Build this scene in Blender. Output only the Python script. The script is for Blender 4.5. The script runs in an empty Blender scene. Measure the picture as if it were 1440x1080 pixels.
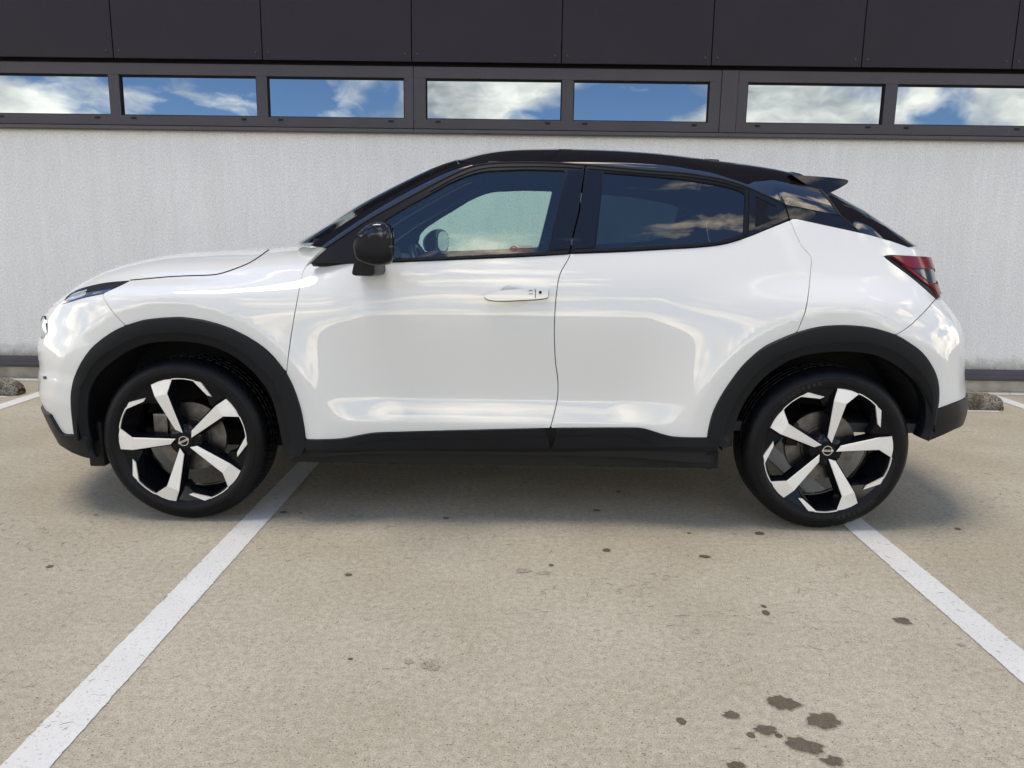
import bpy, bmesh, math, random
import numpy as np
from mathutils import Vector, Matrix
from mathutils.geometry import delaunay_2d_cdt

random.seed(7)
rng = np.random.default_rng(11)
S = bpy.context.scene
C = S.collection
RAD = math.radians

# ------------------------------------------------------------------ camera
CAMH = 1.177
PITCH, ROLL, YAW = RAD(10.73), RAD(0.78), RAD(-0.30)
FPX = 1081.0                       # focal length in photo pixels (1440 wide)
cam = bpy.data.cameras.new('camera')
cam.sensor_width = 36.0
cam.lens = 36.0 * FPX / 1440.0
cam.clip_start = 0.05
cam.clip_end = 4000.0
cam_o = bpy.data.objects.new('camera', cam)
C.objects.link(cam_o)
_f = np.array([math.sin(YAW) * math.cos(PITCH), math.cos(YAW) * math.cos(PITCH), -math.sin(PITCH)])
_r0 = np.array([math.cos(YAW), -math.sin(YAW), 0.0])
_u0 = np.cross(_r0, _f)
CR = _r0 * math.cos(ROLL) + _u0 * math.sin(ROLL)
CU = -_r0 * math.sin(ROLL) + _u0 * math.cos(ROLL)
CF = _f
CPOS = np.array([0.0, 0.0, CAMH])
M = Matrix(((CR[0], CU[0], -CF[0], 0), (CR[1], CU[1], -CF[1], 0), (CR[2], CU[2], -CF[2], CAMH), (0, 0, 0, 1)))
cam_o.matrix_world = M
S.camera = cam_o

# ------------------------------------------------------------------ sky, sun, exposure
SUN_EL, SUN_AZ = RAD(77), RAD(258)      # azimuth measured clockwise from +Y
world = bpy.data.worlds.new('World')
S.world = world
world.use_nodes = True
wn, wl = world.node_tree.nodes, world.node_tree.links
wn.clear()
w_out = wn.new('ShaderNodeOutputWorld')
w_bg = wn.new('ShaderNodeBackground')
w_bg.inputs['Strength'].default_value = 0.12
w_sky = wn.new('ShaderNodeTexSky')
w_sky.sky_type = 'NISHITA'
w_sky.sun_disc = False
w_sky.sun_elevation = SUN_EL
w_sky.sun_rotation = SUN_AZ
w_sky.air_density = 1.0
w_sky.dust_density = 0.0
w_sky.altitude = 1800.0
w_sky.ozone_density = 3.0
w_tc = wn.new('ShaderNodeTexCoord')
w_map = wn.new('ShaderNodeMapping')
w_map.inputs['Scale'].default_value = (1.0, 1.0, 2.1)
w_map.inputs['Location'].default_value = (30.95, 41.50, 16.82)
wl.new(w_tc.outputs['Generated'], w_map.inputs['Vector'])
w_n1 = wn.new('ShaderNodeTexNoise')
w_n1.inputs['Scale'].default_value = 3.9
w_n1.inputs['Detail'].default_value = 7.0
w_n1.inputs['Roughness'].default_value = 0.56
w_n1.inputs['Distortion'].default_value = 0.25
wl.new(w_map.outputs['Vector'], w_n1.inputs['Vector'])
w_r1 = wn.new('ShaderNodeValToRGB')
w_r1.color_ramp.elements[0].position = 0.441
w_r1.color_ramp.elements[1].position = 0.536
w_sep = wn.new('ShaderNodeSeparateXYZ')
wl.new(w_tc.outputs['Generated'], w_sep.inputs[0])
w_thin = wn.new('ShaderNodeMath'); w_thin.operation = 'MULTIPLY_ADD'      # cloud decks look thinner overhead
wl.new(w_sep.outputs['Z'], w_thin.inputs[0]); w_thin.inputs[1].default_value = -0.17; wl.new(w_n1.outputs['Fac'], w_thin.inputs[2])
wl.new(w_thin.outputs['Value'], w_r1.inputs['Fac'])
w_n2 = wn.new('ShaderNodeTexNoise')
w_n2.inputs['Scale'].default_value = 4.6
w_n2.inputs['Detail'].default_value = 5.0
w_n2.inputs['Roughness'].default_value = 0.6
wl.new(w_map.outputs['Vector'], w_n2.inputs['Vector'])
w_r2 = wn.new('ShaderNodeValToRGB')
w_r2.color_ramp.elements[0].position = 0.40
w_r2.color_ramp.elements[0].color = (0.25, 0.285, 0.33, 1)
w_r2.color_ramp.elements[1].position = 0.60
w_r2.color_ramp.elements[1].color = (1.0, 0.99, 0.97, 1)
wl.new(w_n2.outputs['Fac'], w_r2.inputs['Fac'])
w_cl = wn.new('ShaderNodeMix')
w_cl.data_type = 'RGBA'
w_cl.blend_type = 'MULTIPLY'
w_cl.inputs['Factor'].default_value = 1.0
wl.new(w_r2.outputs['Color'], w_cl.inputs['A'])
w_cl.inputs['B'].default_value = (21.2, 18.5, 14.6, 1)
w_mix = wn.new('ShaderNodeMix')
w_mix.data_type = 'RGBA'
wl.new(w_r1.outputs['Color'], w_mix.inputs['Factor'])
wl.new(w_sky.outputs['Color'], w_mix.inputs['A'])
wl.new(w_cl.outputs['Result'], w_mix.inputs['B'])
wl.new(w_mix.outputs['Result'], w_bg.inputs['Color'])
wl.new(w_bg.outputs['Background'], w_out.inputs['Surface'])
world.cycles.sampling_method = 'MANUAL'
world.cycles.sample_map_resolution = 512

sun = bpy.data.lights.new('sun', 'SUN')
sun.energy = 1.25
sun.angle = RAD(24)
sun.color = (1.0, 0.90, 0.74)
sun_o = bpy.data.objects.new('sun', sun)
C.objects.link(sun_o)
sd = Vector((math.sin(SUN_AZ) * math.cos(SUN_EL), math.cos(SUN_AZ) * math.cos(SUN_EL), math.sin(SUN_EL)))
sun_o.rotation_euler = (-sd).to_track_quat('-Z', 'Y').to_euler()
sun_o.location = sd * 30

vs = S.view_settings
vs.view_transform = 'Standard'
vs.look = 'None'
vs.exposure = 1.06
vs.gamma = 1.0
vs.use_curve_mapping = False

# ------------------------------------------------------------------ photogrammetry helpers
def ray(u, v):
    a = (np.asarray(u, float) - 720.0) / FPX
    b = (540.0 - np.asarray(v, float)) / FPX
    d = CF[None] + a[..., None] * CR + b[..., None] * CU if a.ndim else CF + a * CR + b * CU
    return d

def hit_y(u, v, Y):
    d = ray(u, v)
    k = np.asarray(Y, float) / d[..., 1]
    return k * d[..., 0], CAMH + k * d[..., 2]

def hit_ground(u, v, z=0.0):
    d = ray(u, v)
    k = (z - CAMH) / d[..., 2]
    return k * d[..., 0], k * d[..., 1]

def project(x, y, z):
    px, py, pz = x, y, z - CAMH
    c = px * CF[0] + py * CF[1] + pz * CF[2]
    a = px * CR[0] + py * CR[1] + pz * CR[2]
    b = px * CU[0] + py * CU[1] + pz * CU[2]
    return 720.0 + FPX * a / c, 540.0 - FPX * b / c

def A(*pts):
    return np.array(pts, float)

def crom(pts, n=8):
    """Catmull-Rom curve through points"""
    p = np.asarray(pts, float)
    q = np.vstack([2 * p[0] - p[1], p, 2 * p[-1] - p[-2]])
    out = []
    t = np.linspace(0, 1, n, endpoint=False)[:, None]
    for i in range(1, len(q) - 2):
        a, b, c, d = q[i - 1], q[i], q[i + 1], q[i + 2]
        out.append(0.5 * (2 * b + (c - a) * t + (2 * a - 5 * b + 4 * c - d) * t ** 2 + (3 * b - a - 3 * c + d) * t ** 3))
    out.append(p[-1:])
    return np.vstack(out)

def resample(p, n=None, step=None, closed=False):
    p = np.asarray(p, float)
    if closed:
        p = np.vstack([p, p[:1]])
    seg = np.linalg.norm(np.diff(p, axis=0), axis=1)
    keep = np.concatenate([[True], seg > 1e-7])
    p = p[keep]
    l = np.concatenate([[0], np.cumsum(np.linalg.norm(np.diff(p, axis=0), axis=1))])
    if n is None:
        n = max(10 if closed else 3, int(round(l[-1] / step)) + 1)
    s = np.linspace(0, l[-1], n)
    q = np.stack([np.interp(s, l, p[:, k]) for k in range(p.shape[1])], 1)
    return q[:-1] if closed else q

class Spline:
    """natural cubic spline, linear outside"""
    def __init__(self, x, y):
        x = np.asarray(x, float); y = np.asarray(y, float)
        o = np.argsort(x); x = x[o]; y = y[o]
        n = len(x); h = np.diff(x)
        Am = np.zeros((n, n)); r = np.zeros(n)
        Am[0, 0] = Am[-1, -1] = 1
        for i in range(1, n - 1):
            Am[i, i - 1] = h[i - 1]; Am[i, i] = 2 * (h[i - 1] + h[i]); Am[i, i + 1] = h[i]
            r[i] = 6 * ((y[i + 1] - y[i]) / h[i] - (y[i] - y[i - 1]) / h[i - 1])
        self.x, self.y, self.h, self.m = x, y, h, np.linalg.solve(Am, r)
    def __call__(self, q):
        q = np.asarray(q, float)
        x, y, h, m = self.x, self.y, self.h, self.m
        i = np.clip(np.searchsorted(x, q) - 1, 0, len(h) - 1)
        qq = np.clip(q, x[0], x[-1])
        a = (x[i + 1] - qq) / h[i]; b = (qq - x[i]) / h[i]
        val = a * y[i] + b * y[i + 1] + ((a ** 3 - a) * m[i] + (b ** 3 - b) * m[i + 1]) * h[i] ** 2 / 6
        s0 = (y[1] - y[0]) / h[0] - h[0] * m[1] / 6
        s1 = (y[-1] - y[-2]) / h[-1] + h[-1] * m[-2] / 6
        return val + np.where(q < x[0], (q - x[0]) * s0, 0) + np.where(q > x[-1], (q - x[-1]) * s1, 0)

def sstep(x):
    x = np.clip(x, 0, 1)
    return x * x * (3 - 2 * x)

# ------------------------------------------------------------------ materials
MATS = {}
def nt_of(name):
    m = bpy.data.materials.new(name)
    m.use_nodes = True
    n = m.node_tree.nodes; l = m.node_tree.links
    p = n['Principled BSDF']
    MATS[name] = m
    return m, n, l, p

def simple(name, col, rough=0.5, metal=0.0, coat=0.0, coat_r=0.03, spec=0.5, bump=0.0, bscale=400.0, var=0.0, vscale=6.0, rvar=0.0):
    m, n, l, p = nt_of(name)
    p.inputs['Base Color'].default_value = (*col, 1)
    p.inputs['Roughness'].default_value = rough
    p.inputs['Metallic'].default_value = metal
    p.inputs['Coat Weight'].default_value = coat
    p.inputs['Coat Roughness'].default_value = coat_r
    p.inputs['Specular IOR Level'].default_value = spec
    tc = n.new('ShaderNodeTexCoord')
    if bump > 0:
        t = n.new('ShaderNodeTexNoise'); t.inputs['Scale'].default_value = bscale; t.inputs['Detail'].default_value = 3
        b = n.new('ShaderNodeBump'); b.inputs['Strength'].default_value = bump; b.inputs['Distance'].default_value = 0.001
        l.new(tc.outputs['Object'], t.inputs['Vector']); l.new(t.outputs['Fac'], b.inputs['Height']); l.new(b.outputs['Normal'], p.inputs['Normal'])
    if var > 0:
        t = n.new('ShaderNodeTexNoise'); t.inputs['Scale'].default_value = vscale; t.inputs['Detail'].default_value = 6
        r = n.new('ShaderNodeValToRGB')
        r.color_ramp.elements[0].position = 0.3; r.color_ramp.elements[1].position = 0.7
        r.color_ramp.elements[0].color = (*[c * (1 - var) for c in col], 1)
        r.color_ramp.elements[1].color = (*[min(1, c * (1 + var)) for c in col], 1)
        l.new(tc.outputs['Object'], t.inputs['Vector']); l.new(t.outputs['Fac'], r.inputs['Fac']); l.new(r.outputs['Color'], p.inputs['Base Color'])
    return m

paint = simple('white_car_paint', (0.655, 0.650, 0.618), 0.35, coat=1.0, coat_r=0.008)
paint.node_tree.nodes['Principled BSDF'].inputs['Coat IOR'].default_value = 1.64
paint.node_tree.nodes['Principled BSDF'].inputs['Specular IOR Level'].default_value = 0.0
gloss = simple('gloss_black_paint', (0.006, 0.006, 0.008), 0.12, coat=1.0, coat_r=0.01)
gloss.node_tree.nodes['Principled BSDF'].inputs['Coat IOR'].default_value = 1.5
gloss.node_tree.nodes['Principled BSDF'].inputs['Specular IOR Level'].default_value = 0.0
plastic = simple('black_moulded_plastic', (0.006, 0.007, 0.009), 0.42, spec=0.20, bump=0.12, bscale=900, var=0.15, vscale=5)
satin = simple('satin_black_trim', (0.005, 0.005, 0.0065), 0.36, spec=0.2)
rubber = simple('tyre_rubber', (0.004, 0.004, 0.005), 0.45, spec=0.18, bump=0.25, bscale=160, var=0.25, vscale=14)
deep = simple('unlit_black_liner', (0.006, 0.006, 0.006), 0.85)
alloy = simple('machined_alloy', (0.80, 0.79, 0.77), 0.42, metal=0.7)
wblack = simple('gloss_black_rim', (0.005, 0.0055, 0.007), 0.2, coat=0.4, coat_r=0.05, spec=0.0)
disc_m = simple('brake_disc_steel', (0.15, 0.138, 0.128), 0.42, metal=1.0, var=0.3, vscale=30)
chrome = simple('chrome', (0.85, 0.85, 0.86), 0.12, metal=1.0)
cabin = simple('dark_cabin_trim', (0.030, 0.032, 0.034), 0.7)
liner = simple('headlining', (0.06, 0.062, 0.066), 0.9)
redlens = simple('red_lamp_lens', (0.14, 0.004, 0.008), 0.2, coat=0.35, coat_r=0.03, spec=0.1)
greylens = simple('smoked_lamp_lens', (0.035, 0.04, 0.048), 0.15, coat=0.8, coat_r=0.01, spec=0.1)
clearlens = simple('headlamp_lens', (0.50, 0.52, 0.53), 0.12, metal=0.3, coat=1.0, coat_r=0.01)
drl_m = simple('dark_lamp_lens', (0.03, 0.034, 0.042), 0.1, metal=0.2, coat=1.0, coat_r=0.01)
decal = simple('red_decal_print', (0.20, 0.045, 0.05), 0.7)
mirror_g = simple('mirror_glass', (0.72, 0.76, 0.76), 0.02, metal=1.0)

def glass(name, tint, rf, refl=1.0):
    m, n, l, p = nt_of(name)
    n.remove(p)
    o = n['Material Output']
    tr = n.new('ShaderNodeBsdfTransparent'); tr.inputs['Color'].default_value = (*tint, 1)
    g = n.new('ShaderNodeBsdfGlossy'); g.inputs['Roughness'].default_value = 0.004
    g.inputs['Color'].default_value = (refl, refl, refl, 1)
    fr = n.new('ShaderNodeFresnel'); fr.inputs['IOR'].default_value = rf
    mx = n.new('ShaderNodeMixShader')
    l.new(fr.outputs['Fac'], mx.inputs['Fac']); l.new(tr.outputs['BSDF'], mx.inputs[1]); l.new(g.outputs['BSDF'], mx.inputs[2])
    l.new(mx.outputs['Shader'], o.inputs['Surface'])
    return m
glass_f = glass('green_tinted_glass', (0.78, 0.95, 0.87), 1.8)
glass_r = glass('privacy_glass', (0.15, 0.20, 0.21), 1.8)
glass_w = glass('windscreen_glass', (0.70, 0.80, 0.76), 1.6)

# ------------------------------------------------------------------ mesh helpers
def link(name, verts, faces, mat, parent=None, normals=None, smooth=False, mats=None, midx=None):
    me = bpy.data.meshes.new(name)
    me.from_pydata([tuple(map(float, v)) for v in verts], [], [tuple(map(int, f)) for f in faces])
    for m in (mats or [mat]):
        me.materials.append(m)
    if midx is not None:
        me.polygons.foreach_set('material_index', midx)
    if smooth or normals is not None:
        me.polygons.foreach_set('use_smooth', [True] * len(me.polygons))
    me.update()
    if normals is not None:
        me.normals_split_custom_set_from_vertices([tuple(map(float, v)) for v in normals])
    o = bpy.data.objects.new(name, me)
    C.objects.link(o)
    if parent:
        attach(o, parent)
    return o

WM = {}
def attach(o, parent):
    o.parent = parent
    o.matrix_parent_inverse = WM.get(parent.name, Matrix.Identity(4)).inverted()
def empty(name, loc, label=None, cat=None, group=None, parent=None):
    o = bpy.data.objects.new(name, None)
    o.empty_display_size = 0.2
    o.location = loc
    C.objects.link(o)
    WM[o.name] = Matrix.Translation(loc)
    tag(o, label, cat, group)
    if parent:
        attach(o, parent)
    return o
def tag(o, label=None, cat=None, group=None, kind=None):
    if label: o['label'] = label
    if cat: o['category'] = cat
    if group: o['group'] = group
    if kind: o['kind'] = kind
    return o

def box_v(x0, x1, y0, y1, z0, z1):
    v = [(x0, y0, z0), (x1, y0, z0), (x1, y1, z0), (x0, y1, z0), (x0, y0, z1), (x1, y0, z1), (x1, y1, z1), (x0, y1, z1)]
    f = [(0, 3, 2, 1), (4, 5, 6, 7), (0, 1, 5, 4), (1, 2, 6, 5), (2, 3, 7, 6), (3, 0, 4, 7)]
    return v, f
def box(name, x0, x1, y0, y1, z0, z1, mat, parent=None, bevel=0.0):
    v, f = box_v(x0, x1, y0, y1, z0, z1)
    if bevel <= 0:
        return link(name, v, f, mat, parent)
    bm = bmesh.new()
    vs_ = [bm.verts.new(p) for p in v]
    for q in f: bm.faces.new([vs_[i] for i in q])
    bmesh.ops.bevel(bm, geom=bm.edges[:], offset=bevel, segments=2, affect='EDGES', profile=0.7)
    return from_bm(name, bm, mat, parent)
def from_bm(name, bm, mat, parent=None, smooth=False):
    bmesh.ops.recalc_face_normals(bm, faces=bm.faces[:])
    me = bpy.data.meshes.new(name)
    bm.to_mesh(me); bm.free()
    me.materials.append(mat)
    if smooth:
        me.polygons.foreach_set('use_smooth', [True] * len(me.polygons))
    o = bpy.data.objects.new(name, me)
    C.objects.link(o)
    if parent: attach(o, parent)
    return o

def in_poly(pts, poly):
    x, y = pts[:, 0], pts[:, 1]
    inside = np.zeros(len(pts), bool)
    n = len(poly)
    for i in range(n):
        x1, y1 = poly[i]; x2, y2 = poly[(i + 1) % n]
        c = ((y1 > y) != (y2 > y))
        if c.any():
            xi = (x2 - x1) * (y - y1) / ((y2 - y1) if y2 != y1 else 1e-12) + x1
            inside ^= c & (x < xi)
    return inside

def shrink(poly, g):
    p = np.asarray(poly)
    t = np.roll(p, -1, 0) - np.roll(p, 1, 0)
    t /= np.maximum(np.linalg.norm(t, axis=1, keepdims=True), 1e-9)
    area = 0.5 * np.sum(p[:, 0] * np.roll(p[:, 1], -1) - np.roll(p[:, 0], -1) * p[:, 1])
    nrm = np.stack([-t[:, 1], t[:, 0]], 1) * (1 if area > 0 else -1)
    return p + nrm * g

def fill(outer, holes, step):
    loops = [np.asarray(outer)] + [np.asarray(h) for h in holes]
    allb = np.vstack(loops)
    lo, hi = outer.min(0), outer.max(0)
    gx = np.arange(lo[0] + step * 0.5, hi[0], step)
    gy = np.arange(lo[1] + step * 0.5, hi[1], step)
    if len(gx) and len(gy):
        X, Y = np.meshgrid(gx, gy)
        X = X + (np.arange(len(gy)) % 2)[:, None] * step * 0.5
        g = np.stack([X.ravel(), Y.ravel()], 1)
        g = g[in_poly(g, loops[0])]
        for h in loops[1:]:
            g = g[~in_poly(g, h)]
        if len(g):
            d = np.full(len(g), 1e9)
            for i in range(0, len(allb), 200):
                d = np.minimum(d, np.sqrt(((g[:, None] - allb[None, i:i + 200]) ** 2).sum(2)).min(1))
            g = g[d > step * 0.55]
    else:
        g = np.zeros((0, 2))
    V = np.vstack([allb, g])
    E = []; k = 0
    for lp in loops:
        n = len(lp)
        E += [(k + i, k + (i + 1) % n) for i in range(n)]
        k += n
    r = delaunay_2d_cdt([Vector(p) for p in V], E, [], 0, 1e-7)
    v2 = np.array([tuple(p) for p in r[0]])
    F = np.array([tuple(f) for f in r[2] if len(f) == 3])
    cen = v2[F].mean(1)
    ok = in_poly(cen, loops[0])
    for h in loops[1:]:
        ok &= ~in_poly(cen, h)
    F = F[ok]
    a = v2[F]
    sgn = (a[:, 1, 0] - a[:, 0, 0]) * (a[:, 2, 1] - a[:, 0, 1]) - (a[:, 2, 0] - a[:, 0, 0]) * (a[:, 1, 1] - a[:, 0, 1])
    F[sgn < 0] = F[sgn < 0][:, ::-1]
    return v2, F

def surf_normals(fn, a, b):
    e = 1.5e-3
    pa = np.stack(fn(a + e, b), 1) - np.stack(fn(a - e, b), 1)
    pb = np.stack(fn(a, b + e), 1) - np.stack(fn(a, b - e), 1)
    n = np.cross(pa, pb)
    return n / np.maximum(np.linalg.norm(n, axis=1, keepdims=True), 1e-12)

YN, YC = 3.0, 3.9
def mirror_mesh(V, N, F):
    V2 = V.copy(); V2[:, 1] = 2 * YC - V2[:, 1]
    N2 = N.copy(); N2[:, 1] *= -1
    return V2, N2, F[:, ::-1]

def panel_data(fn, outer, holes=(), off=0.0, flange=0.014, step=0.022, gap=0.0018, dome=None):
    outer = resample(outer, step=step * 0.6, closed=True)
    if gap:
        outer = shrink(outer, gap)
    hl = [resample(h, step=step * 0.6, closed=True) for h in holes]
    v2, F = fill(outer, hl, step)
    P3 = np.stack(fn(v2[:, 0], v2[:, 1]), 1)
    N = surf_normals(fn, v2[:, 0], v2[:, 1])
    P3 = P3 + N * off
    if dome is not None:
        P3 = P3 + N * dome(v2)[:, None]
    # boundary flange
    cnt = {}
    for f in F:
        for i in range(3):
            e = (f[i], f[(i + 1) % 3])
            cnt[e] = cnt.get(e, 0) + 1
    be = [e for e in cnt if (e[1], e[0]) not in cnt]
    if flange > 0:
        bv = sorted({i for e in be for i in e})
        idx = {v: k for k, v in enumerate(bv)}
        n0 = len(P3); nb = len(bv)
        out = np.zeros((nb, 3))
        for a, b in be:
            t = P3[b] - P3[a]
            o = np.cross(t, N[a])
            out[idx[a]] += o; out[idx[b]] += o
        out /= np.maximum(np.linalg.norm(out, axis=1, keepdims=True), 1e-9)
        top = P3[bv]; nt_ = N[bv]
        n1 = (nt_ + out * 0.9); n1 /= np.linalg.norm(n1, axis=1, keepdims=True)
        bot = top - nt_ * flange
        P3 = np.vstack([P3, top, bot]); N = np.vstack([N, n1, out])
        q = []
        for a, b in be:
            ia, ib = n0 + idx[a], n0 + idx[b]
            q.append((ib, ia, ia + nb)); q.append((ib, ia + nb, ib + nb))
        F = np.vstack([F, np.array(q)])
    return P3, N, F

def panel(name, fn, outer, mat, parent, holes=(), mirror=True, join=False, parent2=None, **k):
    V, N, F = panel_data(fn, outer, holes, **k)
    if join:
        V2, N2, F2 = mirror_mesh(V, N, F)
        return link(name, np.vstack([V, V2]), np.vstack([F, F2 + len(V)]), mat, parent, np.vstack([N, N2]))
    o = link(name, V, F, mat, parent, N)
    if mirror:
        V2, N2, F2 = mirror_mesh(V, N, F)
        o2 = link(name, V2, F2, mat, parent2 or parent, N2)
        return o, o2
    return o

# ------------------------------------------------------------------ ground
def concrete_nodes(n, l, dark=1.0):
    tc = n.new('ShaderNodeNewGeometry')
    pos = tc.outputs['Position']
    def noise(scale, det, rough=0.5):
        t = n.new('ShaderNodeTexNoise'); t.inputs['Scale'].default_value = scale
        t.inputs['Detail'].default_value = det; t.inputs['Roughness'].default_value = rough
        l.new(pos, t.inputs['Vector']); return t.outputs['Fac']
    def ramp(src, p0, p1, c0, c1):
        r = n.new('ShaderNodeValToRGB')
        r.color_ramp.elements[0].position = p0; r.color_ramp.elements[1].position = p1
        r.color_ramp.elements[0].color = (*c0, 1); r.color_ramp.elements[1].color = (*c1, 1)
        l.new(src, r.inputs['Fac']); return r.outputs['Color']
    def mul(a, b):
        m = n.new('ShaderNodeMix'); m.data_type = 'RGBA'; m.blend_type = 'MULTIPLY'; m.inputs['Factor'].default_value = 1
        l.new(a, m.inputs['A']); l.new(b, m.inputs['B']); return m.outputs['Result']
    base = ramp(noise(1.3, 6, 0.6), 0.36, 0.66, (0.335 * dark, 0.298 * dark, 0.226 * dark), (0.396 * dark, 0.359 * dark, 0.282 * dark))
    mid = ramp(noise(45, 5, 0.65), 0.36, 0.64, (0.87, 0.865, 0.85), (1.12, 1.12, 1.12))
    grain = ramp(noise(230, 4, 0.75), 0.36, 0.64, (0.68, 0.67, 0.65), (1.28, 1.28, 1.28))
    speck = ramp(noise(130, 3, 0.6), 0.345, 0.385, (0.42, 0.38, 0.33), (1, 1, 1))
    col = mul(mul(mul(base, mid), grain), speck)
    bsum = n.new('ShaderNodeMath'); bsum.operation = 'ADD'
    l.new(noise(420, 3, 0.7), bsum.inputs[0]); l.new(noise(70, 4, 0.6), bsum.inputs[1])
    b = n.new('ShaderNodeBump'); b.inputs['Strength'].default_value = 0.5; b.inputs['Distance'].default_value = 0.002
    l.new(bsum.outputs['Value'], b.inputs['Height'])
    return col, b.outputs['Normal'], noise, ramp, mul

m, n, l, p = nt_of('beige_concrete_deck')
col, nrm, _, _, _ = concrete_nodes(n, l)
l.new(col, p.inputs['Base Color']); l.new(nrm, p.inputs['Normal'])
p.inputs['Roughness'].default_value = 0.85; p.inputs['Specular IOR Level'].default_value = 0.25
ground_m = m
m, n, l, p = nt_of('damp_concrete_stain')
col, nrm, _, rmp_, mul_ = concrete_nodes(n, l, 0.27)
_tn = n.new('ShaderNodeRGB'); _tn.outputs[0].default_value = (1.0, 0.93, 0.80, 1)
col = mul_(col, _tn.outputs[0])
l.new(col, p.inputs['Base Color']); l.new(nrm, p.inputs['Normal'])
p.inputs['Roughness'].default_value = 0.6; p.inputs['Specular IOR Level'].default_value = 0.4
stain_m = m
m, n, l, p = nt_of('faint_oil_stain')
col, nrm, _, _, _ = concrete_nodes(n, l, 0.74)
l.new(col, p.inputs['Base Color']); l.new(nrm, p.inputs['Normal'])
p.inputs['Roughness'].default_value = 0.8
faint_m = m

m, n, l, p = nt_of('worn_white_line_paint')
col, nrm, noise, ramp, mul = concrete_nodes(n, l)
white = ramp(noise(3.0, 5, 0.6), 0.3, 0.7, (0.56, 0.55, 0.52), (0.63, 0.62, 0.59))
gr = ramp(noise(420, 3, 0.7), 0.25, 0.75, (0.86, 0.86, 0.86), (1.08, 1.08, 1.08))
wear = ramp(noise(120, 6, 0.8), 0.385, 0.43, (1, 1, 1), (0, 0, 0))
mx = n.new('ShaderNodeMix'); mx.data_type = 'RGBA'
l.new(wear, mx.inputs['Factor']); l.new(mul(white, gr), mx.inputs['A']); l.new(col, mx.inputs['B'])
l.new(mx.outputs['Result'], p.inputs['Base Color']); l.new(nrm, p.inputs['Normal'])
p.inputs['Roughness'].default_value = 0.7
line_m = m

gb = 600.0
ground = link('parking_deck', [(-gb, -gb, 0), (gb, -gb, 0), (gb, gb, 0), (-gb, gb, 0)], [(0, 1, 2, 3)], ground_m)
tag(ground, kind='structure')
def ragged_line(x0, y0, x1, y1, w, z=0.0026):
    d = np.array([x1 - x0, y1 - y0]); L = np.linalg.norm(d); d /= L; q = np.array([-d[1], d[0]])
    n_ = max(4, int(L / 0.012))
    V = []; F = []
    for i in range(n_ + 1):
        p0 = np.array([x0, y0]) + d * L * i / n_
        a = w / 2 + rng.normal(0, 0.0010); b = w / 2 + rng.normal(0, 0.0010)
        V += [(*(p0 + q * a), z), (*(p0 - q * b), z)]
        if i: F.append((2 * i - 2, 2 * i - 1, 2 * i + 1, 2 * i))
    return link('painted_line', V, F, line_m, ground)
for bx in (-6.05, -3.515, -1.085, 1.453, 3.77, 6.2):
    ragged_line(bx, 6.02, bx, 0.9, 0.112)
ragged_line(-7.5, 6.075, 7.5, 6.075, 0.07, 0.0032)
for sx in (-4.55, 2.62):
    ragged_line(sx - 0.95, 5.425, sx + 0.86, 5.425, 0.035, 0.0020)

def blob(u, v, w, h, mat, ang=0.0, name='damp_patch', seed=0, rough=0.16, z=0.0016):
    """irregular damp spot; size given in photo pixels at its place on the deck"""
    r_ = np.random.default_rng(seed)
    cx, cy = hit_ground(u, v); ex, _ = hit_ground(u + w / 2, v); _, ey = hit_ground(u, v - h / 2)
    a, b = abs(ex - cx), abs(ey - cy)
    N_ = 44; th = np.linspace(0, 2 * math.pi, N_, endpoint=False)
    rr = np.ones(N_)
    for k in range(2, 16):
        rr += rough * r_.normal() / k ** 0.75 * np.cos(k * th + r_.uniform(0, 6.28))
    x = a * rr * np.cos(th); y = b * rr * np.sin(th)
    c, s = math.cos(ang), math.sin(ang)
    V = [(cx, cy, z)] + [(cx + c * x[i] - s * y[i], cy + s * x[i] + c * y[i], z) for i in range(N_)]
    F = [(0, 1 + i, 1 + (i + 1) % N_) for i in range(N_)]
    return link(name, V, F, mat, ground)
for k, (u, v, w, h, a) in enumerate([(1101, 989, 38, 20, 0.0), (1158, 1014, 44, 22, 0.1), (1028.5, 1006, 22, 10, 0), (958, 1014.5, 13, 10, 0),
        (1077, 1027, 30, 13, -0.1), (1056, 1034, 12, 8, 0), (1095, 1035, 10, 6, 0), (1131, 1049, 52, 19, -0.35), (1171, 1071, 30, 12, -0.4), (1035, 1077, 24, 11, 0),
        (1269, 873.5, 22, 9, -0.15), (1077, 862, 11, 7, 0), (1074, 853, 8, 4, 0), (991, 783, 15, 4.5, 0), (1068, 750.5, 14, 4.5, 0), (853, 774, 12, 4.5, 0),
        (839, 718, 11, 3, 0), (627, 729, 9, 3.2, 0), (775, 795, 7, 3.2, 0), (490, 808.5, 11, 4, 0), (493, 927, 7, 3, 0), (70, 797, 10, 4, .3),
        (1347, 744, 9, 3.2, 0), (969, 750, 6, 2, 0), (399, 720.5, 11, 3, 0), (423, 722, 5, 2, 0), (135, 724.5, 6, 2, 0), (870, 692, 7, 3, 0)]):
    blob(u, v, w, h, stain_m, a, seed=100 + k, rough=0.16 if w > 16 else 0.10)
    if w > 16:
        blob(u, v, w * 1.10 + 1.5, h * 1.10 + 1.2, faint_m, a, 'damp_halo', seed=100 + k, z=0.0008)
for k, (u, v, w, h) in enumerate([(575, 931, 14, 6), (606, 936, 26, 14), (735, 803, 22, 6), (765, 806, 18, 5), (1352, 907, 12, 4)]):
    blob(u, v, w, h, faint_m, 0, 'faint_patch', seed=300 + k)

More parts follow.
